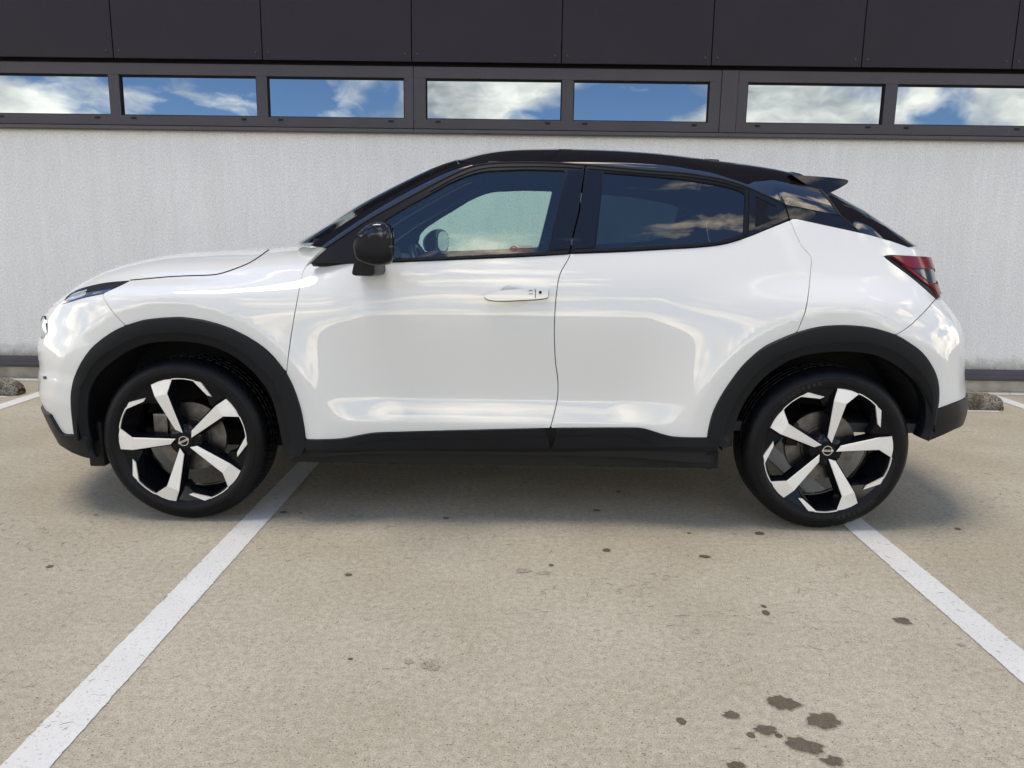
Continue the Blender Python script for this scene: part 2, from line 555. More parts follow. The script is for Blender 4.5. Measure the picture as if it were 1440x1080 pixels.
# twigs, needles and grit lying on the deck: uncountable litter
tw_m = simple('dry_needles', (0.055, 0.042, 0.028), 0.9, var=0.5, vscale=3)
V = []; F = []
def needle(x, y, L, w, a, curve):
    n_ = 4; k0 = len(V)
    for i in range(n_ + 1):
        t = i / n_ - 0.5
        aa = a + curve * t
        px = x + L * t * math.cos(a) - curve * L * t * t * math.sin(a)
        py = y + L * t * math.sin(a) + curve * L * t * t * math.cos(a)
        hw = w * (1 - 0.8 * abs(2 * t)) / 2
        nx, ny = -math.sin(aa), math.cos(aa)
        zz = 0.0036 + 0.0008 * random.random()
        V.append((px + nx * hw, py + ny * hw, zz)); V.append((px - nx * hw, py - ny * hw, zz)); V.append((px, py, zz + w * 0.5))
        if i:
            b = k0 + 3 * i
            F.extend([(b - 3, b - 1, b + 2, b), (b - 1, b - 2, b + 1, b + 2)])
clus = [(random.uniform(-3.2, 3.2), random.uniform(1.3, 4.0)) for _ in range(60)]
for i in range(3400):
    if random.random() < 0.5:
        cx, cy = random.choice(clus); x, y = random.gauss(cx, 0.16), random.gauss(cy, 0.16)
    else:
        x, y = random.uniform(-4.2, 4.2), random.uniform(1.2, 5.9)
    if y < 1.1: continue
    needle(x, y, random.uniform(0.005, 0.03) * (1 if random.random() < 0.86 else 1.6), random.uniform(0.0007, 0.0017), random.uniform(0, 6.28), random.uniform(-1.4, 1.4))
for i in range(900):      # drift of grit and needles along the foot of the wall
    needle(random.uniform(-7.0, 7.0), 6.185 - abs(random.gauss(0, 0.05)), random.uniform(0.006, 0.028), random.uniform(0.001, 0.004), random.uniform(0, 6.28), random.uniform(-1.2, 1.2))
lit = link('needle_litter', V, F, tw_m)
tag(lit, 'thin dry needles and grit strewn over the beige deck', 'litter', kind='stuff')

# ------------------------------------------------------------------ building
YW = 6.2
m, n, l, p = nt_of('rough_grey_render')
g = n.new('ShaderNodeNewGeometry'); pos = g.outputs['Position']
def nz(scale, det=4, rough=0.55, sc=(1, 1, 1)):
    mp = n.new('ShaderNodeMapping'); mp.inputs['Scale'].default_value = sc
    l.new(pos, mp.inputs['Vector'])
    t = n.new('ShaderNodeTexNoise'); t.inputs['Scale'].default_value = scale; t.inputs['Detail'].default_value = det; t.inputs['Roughness'].default_value = rough
    l.new(mp.outputs['Vector'], t.inputs['Vector']); return t.outputs['Fac']
def rp(src, p0, p1, c0, c1):
    r = n.new('ShaderNodeValToRGB'); e = r.color_ramp.elements
    e[0].position = p0; e[1].position = p1; e[0].color = (*c0, 1); e[1].color = (*c1, 1)
    l.new(src, r.inputs['Fac']); return r.outputs['Color']
def ml(a, b):
    q = n.new('ShaderNodeMix'); q.data_type = 'RGBA'; q.blend_type = 'MULTIPLY'; q.inputs['Factor'].default_value = 1
    l.new(a, q.inputs['A']); l.new(b, q.inputs['B']); return q.outputs['Result']
base = rp(nz(0.9, 5), 0.3, 0.7, (0.715, 0.705, 0.68), (0.745, 0.735, 0.71))
stre = rp(nz(26, 5, 0.65, (1, 1, 0.22)), 0.3, 0.7, (0.96, 0.96, 0.96), (1.03, 1.03, 1.03))
grn = rp(nz(120, 4, 0.75, (1, 1, 0.55)), 0.34, 0.66, (0.78, 0.78, 0.78), (1.17, 1.17, 1.17))
sx = n.new('ShaderNodeSeparateXYZ'); l.new(pos, sx.inputs[0])
dn = n.new('ShaderNodeMath'); dn.operation = 'MULTIPLY_ADD'; l.new(nz(14, 5, 0.7), dn.inputs[0]); dn.inputs[1].default_value = -0.16
l.new(sx.outputs['Z'], dn.inputs[2])
dirt = rp(dn.outputs['Value'], 0.095, 0.21, (0.42, 0.40, 0.36), (1, 1, 1))
run = rp(nz(9, 5, 0.7, (1, 1, 0.05)), 0.38, 0.62, (0.965, 0.963, 0.955), (1.015, 1.015, 1.015))
l.new(ml(ml(ml(ml(base, stre), grn), dirt), run), p.inputs['Base Color'])
bs = n.new('ShaderNodeMath'); bs.operation = 'ADD'
l.new(nz(120, 4, 0.75, (1, 1, 0.55)), bs.inputs[0]); l.new(nz(60, 4, 0.6, (1, 1, 0.4)), bs.inputs[1])
bp = n.new('ShaderNodeBump'); bp.inputs['Strength'].default_value = 0.7; bp.inputs['Distance'].default_value = 0.004
l.new(bs.outputs['Value'], bp.inputs['Height']); l.new(bp.outputs['Normal'], p.inputs['Normal'])
p.inputs['Roughness'].default_value = 0.92; p.inputs['Specular IOR Level'].default_value = 0.2
render_m = m

clad_m = simple('aubergine_cladding', (0.0185, 0.0140, 0.0200), 0.5, spec=0.22, var=0.08, vscale=2.0, bump=0.05, bscale=700)
frame_m = simple('anodised_frame', (0.046, 0.040, 0.047), 0.42, spec=0.35, var=0.10, vscale=4.0)
sill_m = simple('aluminium_sill', (0.060, 0.054, 0.060), 0.4, spec=0.35, var=0.1, vscale=5)
gap_m = simple('shadow_gap_black', (0.004, 0.004, 0.004), 0.9)
plinth_m = simple('plinth_concrete', (0.36, 0.33, 0.26), 0.9, bump=0.5, bscale=90, var=0.22, vscale=9)
screw_m = simple('screw_head', (0.05, 0.046, 0.05), 0.4, metal=0.3)
m, n, l, p = nt_of('reflective_window_glass')
p.inputs['Base Color'].default_value = (0.195, 0.235, 0.285, 1); p.inputs['Metallic'].default_value = 1.0
p.inputs['Roughness'].default_value = 0.015
g = n.new('ShaderNodeNewGeometry'); t = n.new('ShaderNodeTexNoise'); t.inputs['Scale'].default_value = 2.4; t.inputs['Detail'].default_value = 1.5
l.new(g.outputs['Position'], t.inputs['Vector'])
bp = n.new('ShaderNodeBump'); bp.inputs['Strength'].default_value = 0.06; bp.inputs['Distance'].default_value = 0.02
l.new(t.outputs['Fac'], bp.inputs['Height']); l.new(bp.outputs['Normal'], p.inputs['Normal'])
pane_m = m

bld = empty('building', (0, YW, 0), 'long building with pale rough render, a strip of low windows and dark cladding above', 'building')
BX0, BX1 = -7.7, 7.8
Z_W0, Z_W1 = 0.178, 1.956                                  # rendered wall from / to
box('wall', BX0, BX1, YW, YW + 0.35, Z_W0, Z_W1 + 0.03, render_m, bld)
box('roof_slab', BX0, BX1, YW + 0.05, YW + 7, 4.31, 4.5, clad_m, bld)
box('core_wall', BX0 + .01, BX1 - .01, YW + 0.16, YW + 6.9, 0.01, 4.3, gap_m, bld)
box('plinth', BX0, BX1, YW - 0.004, YW + 0.3, -0.05, 0.088, plinth_m, bld, 0.006)
# folded metal drip strip at the wall's foot
V = []; prof = [(0.0, 0.180), (-0.022, 0.176), (-0.028, 0.150), (-0.030, 0.128), (-0.036, 0.112), (-0.036, 0.094), (0.0, 0.090)]
def extrude_x(name, prof, x0, x1, y, mat, parent):
    V = [(x0, y + a, b) for a, b in prof] + [(x1, y + a, b) for a, b in prof]
    k = len(prof)
    F = [(i, i + k, (i + 1) % k + k, (i + 1) % k) for i in range(k)] + [tuple(range(k)), tuple(range(2 * k - 1, k - 1, -1))]
    return link(name, V, F, mat, parent)
for a, b in ((BX0, -4.6), (-4.597, -1.6), (-1.597, 1.4), (1.403, 4.4), (4.403, BX1)):
    extrude_x('drip_strip', prof, a, b, YW, frame_m, bld)
# sill
sp = [(0.02, 1.998), (-0.050, 1.990), (-0.050, 1.966), (-0.046, 1.956), (-0.032, 1.956), (-0.032, 1.972), (0.02, 1.975)]
for a, b in ((BX0, -5.4), (-5.397, -2.518), (-2.515, -0.814), (-0.811, 1.60), (1.603, 3.29), (3.293, BX1)):
    extrude_x('window_sill', sp, a, b, YW, sill_m, bld)
# windows: frames with two or three lights each
Z_F0, Z_F1 = 1.999, 2.452
Z_G0, Z_G1 = 2.072, 2.368
def window(x0, x1, lights):
    fy0, fy1 = YW - 0.012, YW + 0.06
    w = box('window', x0, x1, fy1, fy1 + 0.05, Z_F0 + 0.002, Z_F1 - 0.002, gap_m, bld)
    box('bottom_rail', x0, x1, fy0, fy1, Z_F0, Z_G0, frame_m, w, 0.003)
    box('top_rail', x0, x1, fy0, fy1, Z_G1, Z_F1, frame_m, w, 0.003)
    xs = [x0] + [q for a, b in lights for q in (a, b)] + [x1]
    for i in range(0, len(xs), 2):
        box('stile', xs[i], xs[i + 1], fy0 + 0.0015, fy1, Z_G0, Z_G1, frame_m, w)
    for a, b in lights:
        # glazing bead set back, then the pane
        for (bx0, bx1, bz0, bz1) in ((a, b, Z_G0, Z_G0 + 0.007), (a, b, Z_G1 - 0.012, Z_G1), (a, a + 0.008, Z_G0 + 0.007, Z_G1 - 0.012), (b - 0.008, b, Z_G0 + 0.007, Z_G1 - 0.012)):
            box('glazing_bead', bx0, bx1, fy0 + 0.016, fy1 - 0.02, bz0, bz1, gap_m, w)
        tl = random.uniform(-0.002, 0.002)
        V = [(a + .004, fy0 + 0.030 + tl, Z_G0 + .003), (b - .004, fy0 + 0.030 - tl, Z_G0 + .003), (b - .004, fy0 + 0.031 - tl, Z_G1 - .004), (a + .004, fy0 + 0.031 + tl, Z_G1 - .004)]
        V += [(x_, y_ + 0.02, z_) for x_, y_, z_ in V]
        link('pane', V, [(0, 1, 2, 3), (7, 6, 5, 4), (0, 4, 5, 1), (1, 5, 6, 2), (2, 6, 7, 3), (3, 7, 4, 0)], pane_m, w)
        for dx in (a + 0.075, b - 0.125):
            box('drain_cap', dx, dx + 0.038, fy0 - 0.006, fy0 + 0.004, Z_G0 - 0.028, Z_G0 - 0.014, satin, w, 0.002)
window(-6.42, -4.18, [(-6.34, -5.30), (-5.22, -4.26)])
window(-4.176, -0.818, [(-4.10, -3.156), (-3.074, -2.020), (-1.938, -0.887)])
window(-0.814, 1.531, [(-0.723, 0.319), (0.407, 1.446)])
window(1.660, 4.00, [(1.734, 2.781), (2.873, 3.92)])
window(4.004, 6.4, [(4.09, 5.13), (5.22, 6.31)])
box('window_post', 1.534, 1.657, YW - 0.018, YW + 0.1, Z_F0, Z_F1, frame_m, bld, 0.002)
box('lintel_gap', BX0, BX1, YW + 0.03, YW + 0.15, Z_F1 + 0.002, 2.60, gap_m, bld)
# cladding panels
px = [-0.822 + 1.1285 * k for k in range(-6, 8)]
for i in range(len(px) - 1):
    a, b = px[i] + 0.004, px[i + 1] - 0.004
    pn = box('cladding_panel', a, b, YW - 0.052, YW - 0.040, 2.478, 3.30, clad_m, bld, 0.002)
    box('cladding_panel', a, b, YW - 0.052, YW - 0.040, 3.308, 4.30, clad_m, bld, 0.002)
    for sx_ in (a + 0.04, b - 0.045):
        bm = bmesh.new()
        bmesh.ops.create_cone(bm, cap_ends=True, segments=10, radius1=0.0085, radius2=0.006, depth=0.006,
                              matrix=Matrix.Translation((sx_, YW - 0.0550, 2.530)) @ Matrix.Rotation(RAD(90), 4, 'X'))
        from_bm('screw', bm, screw_m, pn)
box('cladding_backing', BX0, BX1, YW - 0.036, YW + 0.15, 2.61, 4.29, gap_m, bld)

# ------------------------------------------------------------------ wheel stops
m, n, l, p = nt_of('exposed_aggregate')
g = n.new('ShaderNodeNewGeometry'); pos = g.outputs['Position']
vo = n.new('ShaderNodeTexVoronoi'); vo.inputs['Scale'].default_value = 150; l.new(pos, vo.inputs['Vector'])
r = n.new('ShaderNodeValToRGB'); e = r.color_ramp.elements
e[0].color = (0.07, 0.06, 0.045, 1); e[1].color = (0.32, 0.285, 0.23, 1); e[0].position = 0.15; e[1].position = 0.85
sp_ = n.new('ShaderNodeSeparateColor'); l.new(vo.outputs['Color'], sp_.inputs[0]); l.new(sp_.outputs[0], r.inputs['Fac'])
moss = rp(nz(7, 6, 0.65), 0.42, 0.62, (0.45, 0.42, 0.33), (1, 1, 1))
l.new(ml(r.outputs['Color'], moss), p.inputs['Base Color'])
bp = n.new('ShaderNodeBump'); bp.inputs['Strength'].default_value = 0.9; bp.inputs['Distance'].default_value = 0.006; bp.invert = True
l.new(vo.outputs['Distance'], bp.inputs['Height']); l.new(bp.outputs['Normal'], p.inputs['Normal'])
p.inputs['Roughness'].default_value = 0.9
agg_m = m
def wheel_stop(xc, L, label):
    prof = [(-0.062, 0.0), (-0.066, 0.05), (-0.055, 0.092), (-0.03, 0.112), (0.0, 0.117), (0.03, 0.112), (0.055, 0.092), (0.066, 0.05), (0.062, 0.0)]
    xs = [-L / 2, -L / 2 + 0.012, -L / 2 + 0.04, -L / 2 + 0.085] + list(np.linspace(-L / 2 + 0.15, L / 2 - 0.15, 60)) + [L / 2 - 0.085, L / 2 - 0.04, L / 2 - 0.012, L / 2]
    V = []; F = []; k = len(prof)
    for i, x in enumerate(xs):
        e_ = L / 2 - abs(x)
        s_ = 1 if e_ > 0.1 else 0.42 + 0.58 * math.sqrt(max(0, 1 - (1 - e_ / 0.1) ** 2))
        for a, b in prof:
            j = rng.normal(0, 0.0022)
            V.append((xc + x + rng.normal(0, 0.002), 5.515 + a * (0.6 + 0.4 * s_) + j, max(0.0, b * s_ + (j if b > 0 else 0))))
        if i:
            for q in range(k - 1):
                F.append(((i - 1) * k + q, i * k + q, i * k + q + 1, (i - 1) * k + q + 1))
    F += [tuple(range(k - 1, -1, -1)), tuple(range((len(xs) - 1) * k, len(xs) * k))]
    o = link('wheel_stop', V, F, agg_m, smooth=True)
    return tag(o, label, 'wheel stop', 'concrete wheel stops by the wall')
wheel_stop(2.62, 1.83, 'rounded weathered concrete wheel stop behind the rear bumper of the white car')
wheel_stop(-4.55, 1.83, 'rounded weathered concrete wheel stop ahead of the front bumper of the white car')

# ------------------------------------------------------------------ car: body surface
# The body skin is one smooth surface P(t, w): t runs round the plan outline from the middle of the
# nose, along the flank, to the middle of the tail; w climbs the section. Panels are cut out of it.
HUBZ = 0.3425
_x, _z = hit_y(258, 622, 3.04); HXF = float(_x)
_x, _z = hit_y(1164, 635, 3.04); HXR = float(_x)

def plan_curve(pts):
    pts = np.array(pts, float)
    mir = pts[-2:-4:-1].copy(); mir[:, 1] = 1.8 - mir[:, 1]
    full = np.vstack([[pts[0, 0] + 0.15, 0.0], pts, mir])
    l_ = np.concatenate([[0], np.cumsum(np.linalg.norm(np.diff(full, axis=0), axis=1))])
    l0 = l_[1]; L = l_[len(pts)] - l0
    return Spline(l_ - l0, full[:, 0]), Spline(l_ - l0, full[:, 1]), L
FD, FI, LF = plan_curve([(.75, 0), (.62, .004), (.50, .020), (.37, .060), (.25, .130), (.145, .245), (.065, .43), (.016, .67), (0, .9)])
RD, RI, LR = plan_curve([(.75, 0), (.60, .003), (.45, .016), (.31, .050), (.19, .115), (.095, .225), (.035, .40), (.008, .65), (0, .9)])
_l = np.linspace(0, LF, 4000)
_RDtab = RD(_l); _RItab = RI(_l)
_o = np.argsort(_RDtab)
def q_rear(d):
    return 1 - np.where(d >= 0.75, 0.0, np.interp(d, _RDtab[_o], _RItab[_o])) / 0.9

def tangent_of(D, I, L, slope):
    s = np.linspace(0.05, L, 3000)
    dd = np.gradient(D(s), s); di = np.gradient(I(s), s)
    k = np.argmin(np.abs(-dd / np.maximum(di, 1e-6) - slope))
    return float(D(s[k])), float(I(s[k]))
dtF, itF = tangent_of(FD, FI, LF, 0.615)
dtR, itR = tangent_of(RD, RI, LR, 0.590)

sil_f = A((66, 438), (62.5, 452), (60.5, 464), (57, 476), (55, 492), (56, 502), (58.3, 512), (56.2, 524), (57, 536), (58.5, 550), (64, 563), (70, 576), (78, 593), (88, 610), (97, 625), (112, 640))
sil_r = A((1322, 363), (1322, 400), (1324, 418), (1333, 431.7), (1344.4, 449.7), (1351, 465), (1353.5, 480), (1353, 500), (1352.6, 521), (1353.5, 540), (1354, 563), (1352, 577), (1346, 592), (1338, 606), (1320, 622))
def end_profile(sil, it, dt, sgn, tail=None):
    x, z = hit_y(sil[:, 0], sil[:, 1], YN + 0.05 + it)
    return z, x + sgn * dt
_z, _x = end_profile(sil_f, itF, dtF, -1)
_z = np.concatenate([[1.3, 1.05, 0.93], _z]); _x = np.concatenate([[_x[0] + .03, _x[0] + .03, _x[0] + .018], _x])
XF = Spline(_z, _x)
_z, _x = end_profile(sil_r, itR, dtR, +1)
_z = np.concatenate([[1.6, 1.3, 1.18], _z]); _x = np.concatenate([[_x[0] - .04, _x[0] - .04, _x[0] - .02], _x])
XR = Spline(_z, _x)
TF = float(XF(0.7)) + 0.75
TR = float(XR(0.7)) - 0.75
T0, T1 = TF - LF, TR + LR

SD = Spline([.15, .22, .30, .36, .405, .430, .460, .495, .520, .535, .550, .58, .64, .71, .78, .85, .91, .97, 1.03, 1.08, 1.12, 1.20, 1.30, 1.40, 1.48, 1.56],
            [.095, .080, .064, .053, .0465, .0440, .0495, .0580, .0632, .0652, .0655, .0645, .0610, .0562, .0520, .0503, .0535, .062, .077, .096, .113, .148, .196, .250, .300, .356])
Z0 = 0.83; S00 = float(SD(Z0))
def taper(x, w):
    k = sstep((w - 0.85) / 0.35)
    f = np.clip(-(x + 0.25) / 0.75, 0, 2)
    r = np.clip((x - 0.70) / 0.80, 0, 2)
    return k * (0.062 * f ** 2 + 0.060 * r ** 2)
# rolled-over section of the front wings and bonnet
_ph = np.linspace(0, math.pi / 2, 4001); _n = 2.75
_sa = 1 - np.cos(_ph) ** (2 / _n); _sb = np.sin(_ph) ** (2 / _n)
_sl = np.concatenate([[0], np.cumsum(np.hypot(np.diff(_sa) * 0.85, np.diff(_sb) * 0.25))]); _sl /= _sl[-1]
_tt = np.linspace(0, 1, 401)
_ta = np.interp(_tt, _sl, _sa); _tb = np.interp(_tt, _sl, _sb)
_k = np.hanning(11); _k /= _k.sum()
def _sm(v):
    e = np.concatenate([2 * v[0] - v[5:0:-1], v, 2 * v[-1] - v[-2:-7:-1]])
    return np.convolve(e, _k, 'valid')
SA = Spline(_tt[::4], _sm(_ta)[::4]); SB = Spline(_tt[::4], _sm(_tb)[::4])
# bonnet crown height along the car
sil_h = A((87, 427), (100, 415), (114, 406.5), (129, 400), (160, 383), (204, 366.7), (227, 361), (260, 355.6), (304, 352.7), (349, 351), (379, 350), (404, 347.5), (438, 344.4))
_hy = np.interp(sil_h[:, 0], [87, 130, 200, 300, 438], [3.42, 3.55, 3.68, 3.70, 3.72])
_hx, _hz = hit_y(sil_h[:, 0], sil_h[:, 1], _hy)
ZC = Spline(np.concatenate([[_hx[0] - 0.12], _hx]), np.concatenate([[_hz[0] - 0.035], _hz]) + 0.004)

def flare(r):
    u = np.clip((r - 0.578) / 0.34, -1, 1)
    u = np.where(u < -0.04, 0, np.where(u < 0.04, (u + 0.04) ** 2 / 0.16, u))
    return (1 - np.clip(u, 0, 1)) ** 1.7

def P(t, w, raw=False):
    t = np.asarray(t, float); w = np.asarray(w, float)
    xf, xr = XF(np.clip(w, 0.27, 1.2)), XR(np.clip(w, 0.31, 1.5))
    lf = np.clip(TF - t, 0, None); lr = np.clip(t - TR, 0, None)
    fr = (t - TF) / (TR - TF)
    xm = (xf + .75) + fr * ((xr - .75) - (xf + .75))
    x = np.where(t < TF, xf + FD(np.minimum(lf, LF + .05)), np.where(t > TR, xr - RD(np.minimum(lr, LR + .05)), xm))
    q = np.where(t < TF, 1 - FI(np.minimum(lf, LF + .05)) / .9, np.where(t > TR, 1 - RI(np.minimum(lr, LR + .05)) / .9, 1.0))
    b = 1 - sstep((x + 0.92) / 0.30)
    s_d = SD(np.minimum(w, 1.6)) + taper(x, w)
    tau = np.clip((w - Z0) / 1.0, 0, 1.02)
    s_f = np.where(w < Z0, SD(w), S00 + (0.9 - S00) * SA(tau))
    z_f = np.where(w < Z0, w, Z0 + (ZC(x) - Z0) * SB(tau))
    s = s_d + (s_f - s_d) * b
    z = w + (z_f - w) * b
    for hx in (HXF, HXR):
        r = np.hypot(x - hx, z - HUBZ)
        gfl = flare(r) * (1 - sstep((s - 0.07) / 0.12)) * (1 - sstep((w - 0.93) / 0.13))
        s = s + (0.008 - s) * gfl
    return x, YC - (0.9 - s) * q, z

def G(x, z):
    """upper side: glass, pillars and frames"""
    x = np.asarray(x, float); z = np.asarray(z, float)
    s = SD(np.minimum(z, 1.6)) + taper(x, z)
    q = q_rear(np.clip(XR(np.minimum(z, 1.5)) - x, 0, 2))
    return x, YC - (0.9 - s) * q, z

def inv(fn, pts, it=40):
    """surface coordinates under photo points"""
    pts = np.asarray(pts, float)
    u, v = pts[:, 0], pts[:, 1]
    t, w = hit_y(u, v, np.full(len(u), YN + 0.1))
    t = np.clip(t, T0 + .3, T1 - .3) if fn is P else t
    for k in range(it):
        pu, pv = project(*fn(t, w)); e = 1e-4
        au, av = project(*fn(t + e, w)); bu, bv = project(*fn(t, w + e))
        J = np.stack([np.stack([(au - pu) / e, (bu - pu) / e], -1), np.stack([(av - pv) / e, (bv - pv) / e], -1)], -2)
        r = np.stack([u - pu, v - pv], -1)
        JT = np.swapaxes(J, -1, -2)
        Hm = JT @ J + np.eye(2) * 40.0
        d = np.linalg.solve(Hm, (JT @ r[..., None]))[..., 0]
        t = t + np.clip(d[:, 0], -.05, .05); w = w + np.clip(d[:, 1], -.05, .05)
    return np.stack([t, w], 1)
def on(fn, *parts, n=8):
    out = []
    for p_ in parts:
        p_ = np.asarray(p_, float)
        out.append(inv(fn, crom(p_, n) if len(p_) > 1 else p_))
    return out
def cat(*a):
    return np.vstack([np.atleast_2d(np.asarray(q, float)) for q in a])
rev = lambda a: np.asarray(a)[::-1]

# ---- photo-measured outlines of the panels
seam_bump = A((144.4, 413.3), (147, 422), (153, 431), (160, 440.5), (168, 449.5), (176.7, 457.8))
arch_f_up = A((176.7, 457.8), (204, 450), (237.8, 446.7), (260, 446.7), (293, 452), (326.7, 463), (360, 481), (382, 499), (402, 523))
arch_f_dn = A((402, 523), (413, 545.6), (422, 572), (427, 596), (430, 618))
arch_f_l = A((107, 611), (105, 597.8), (102.3, 573), (102, 554.4), (103.3, 544.4), (107.8, 526.7), (115.6, 510), (127.8, 492), (140, 480), (156.7, 467.8), (176.7, 457.8))
arch_f_in = A((126, 624), (122, 607), (120, 584), (121, 562), (124.6, 546), (134.4, 529), (145.6, 517.5), (162, 505), (182, 492.5), (204, 484.6), (233, 481), (260, 481.6), (282, 484.4), (304, 491), (327, 502), (349, 519), (367, 539), (380, 561), (389, 593), (398, 641))
drl_top = A((87.2, 427.8), (93, 418.5), (100, 412.2), (111, 406.7), (131, 401), (151, 397.2), (173.3, 395.2), (183.5, 394.4))
drl_bot = A((183.5, 394.4), (171, 401), (151, 410), (144.4, 413.0), (140, 414.2), (117.8, 418.9), (97.8, 425), (87.2, 427.8))
hood_seam = A((183.5, 394.4), (210, 392), (237.8, 389.6), (270, 388), (297.8, 387), (315.6, 383.5), (344.4, 373), (360, 364.4), (378, 351.5))
gap_fd = A((459, 348.2), (447, 356.5), (436, 366.7), (429.5, 375.5), (425.6, 385), (421.5, 403), (417.8, 423), (413, 449), (409, 474.4), (405.5, 500), (403, 522))
belt_f = A((436, 371.0), (496.7, 370.2), (557.8, 368.6), (640, 365.4), (740, 361), (800, 357.6))
bot_f = A((430, 618), (452, 618), (473, 617.3), (487, 615.8), (501, 613), (515, 610.3), (532, 608.3), (575, 607), (629, 605.5), (700, 603.7), (774, 602))
split_d = A((802, 357), (799, 364.4), (789, 382), (785, 395.6), (782, 418), (780.4, 440), (779.5, 467), (781, 507), (784.5, 535), (784, 560), (779, 583), (774, 602))
belt_r = A((803, 357), (880, 354), (940, 350.5), (975, 348.5), (1006.7, 345.4), (1026, 341.5), (1046.7, 335), (1078, 322.5), (1111, 309.3))
edge_rd = A((1111, 309.3), (1122, 335.6), (1130, 349.5), (1140.3, 361), (1140.2, 377.8), (1137, 413), (1133, 436), (1129, 447.8), (1121, 467.5))
arch_r_l = A((994.4, 615.6), (997.8, 596.7), (1004, 576.7), (1015.6, 554.4), (1029, 534.4), (1046.7, 512), (1073, 489), (1100, 475.6), (1121, 467.5))
arch_r_t = A((1121, 467.5), (1151, 460), (1184.4, 457.6), (1217.8, 459.8), (1240, 464.5), (1259.7, 471))
arch_r_r = A((1259.7, 471), (1276.4, 480.5), (1294.4, 493.9), (1307, 510.6), (1315.3, 528.6), (1318.3, 546.7), (1318, 563), (1316, 575.8))
arch_r_b = A((1316, 575.8), (1315, 584), (1311, 602), (1304, 619))
arch_r_in = A((1030, 628), (1034, 605), (1040, 585), (1053, 560), (1075, 533), (1104, 512), (1129, 502), (1162, 496.7), (1195.6, 495.6), (1232, 500.3), (1262.5, 514.7), (1283, 531), (1297, 546.7), (1304, 563), (1305, 585.6), (1302.5, 603), (1297, 617))
arch_r_out = cat(A((1012, 628), (996, 617)), arch_r_l, arch_r_t[1:], arch_r_r[1:], arch_r_b[1:])
bot_r = A((774, 602), (830, 601.6), (885, 601.5), (903, 602.5), (918, 606.5), (932, 611), (946, 614), (965, 615.2), (994.4, 615.6))
qtop = A((1111, 309.3), (1117.8, 307.2), (1135, 310.8), (1162, 316.7), (1213, 327.8), (1240, 335), (1262, 342.3), (1277, 347.8))
qsil = A((1277, 347.8), (1301, 355), (1319, 361.5))
tail_top = A((1242.4, 360.6), (1248, 359.2), (1258, 359), (1297, 361), (1322, 362.3))
tail_bot = A((1242.4, 360.6), (1258, 372.6), (1277.8, 387), (1297, 403), (1316, 420.3))
seam_rb = A((1316, 420.5), (1304, 434.4), (1286, 452.5), (1272, 463.6), (1259.7, 471))
white_fb = A((107, 611), (100, 611), (93.3, 610.6), (87.8, 607.2), (79, 593), (73.3, 582.8))
white_rb = A((1316, 575.8), (1333, 569.5), (1349, 563.3))

car = empty('car', (0.0, YC, 0.0), 'white compact crossover car with gloss black roof parked across the marked bays', 'car')

# ---- front door, rear door, wing, quarter, bumpers, bonnet
q_gapfd, q_beltf, q_botf, q_split = on(P, gap_fd[3:], belt_f, bot_f, split_d)
q_afd, q_aft, q_afl = on(P, arch_f_dn, arch_f_up, arch_f_l)
cup_px = A(*[(722 + 20.5 * math.cos(a), 416 + 16.5 * math.sin(a)) for a in np.linspace(0, 2 * math.pi, 28, endpoint=False)])
q_cup = inv(P, cup_px)
fd, fd2 = panel('front_door', P, cat(q_gapfd, q_afd, q_botf, rev(q_split), rev(q_beltf)), paint, car, holes=[q_cup])
q_beltr, q_edge, q_arl, q_botr = on(P, belt_r, edge_rd, arch_r_l, bot_r)
rd, rd2 = panel('rear_door', P, cat(q_split, q_botr, q_arl, rev(q_edge), rev(q_beltr)), paint, car)
q_art, q_arr, q_srb, q_tb, q_tt, q_qt, q_qs = on(P, arch_r_t, arch_r_r, seam_rb, tail_bot, tail_top, qtop, qsil)
wq = q_qs[-1, 1]
quarter, quarter2 = panel('rear_wing', P, cat(q_edge, q_art, rev(q_srb), rev(q_tb), q_tt, rev(q_qs), rev(q_qt)), paint, car)
# wing
q_hs, q_db, q_dt, q_sb, q_gap0 = on(P, hood_seam, drl_bot, drl_top, seam_bump, gap_fd)
k_ = int(np.argmin(np.abs(project(*P(q_db[:, 0], q_db[:, 1]))[0] - 144.4)))
he = q_hs[-1]
x_he = float(P(he[0], he[1])[0])
inner = A((he[0] + .01, he[1] + .10), (he[0] + .09, he[1] + .12), (q_gap0[0, 0] - .03, q_gap0[0, 1] + .05))
wing, wing2 = panel('front_wing', P, cat(q_hs, inner, q_gap0, rev(q_aft), rev(q_sb), rev(q_db[:k_ + 1])), paint, car)
# bonnet
cowl_t = he[0] - 0.075
hood_c = cat(he, (he[0] + .004, he[1] + .11), (he[0] - .02, he[1] + .25), (cowl_t + .01, Z0 + .7), (cowl_t, Z0 + 1.0))
wdt = q_dt[0]
hood_poly = cat(q_hs, crom(hood_c, 6), (T0 + .25, Z0 + 1.0), (T0 + .02, Z0 + .98), (T0, Z0 + .30), (T0 + .002, wdt[1] + .02), (T0 + .3, wdt[1] + .015), q_dt)
bonnet = panel('bonnet', P, hood_poly, paint, car, join=True, step=0.026)
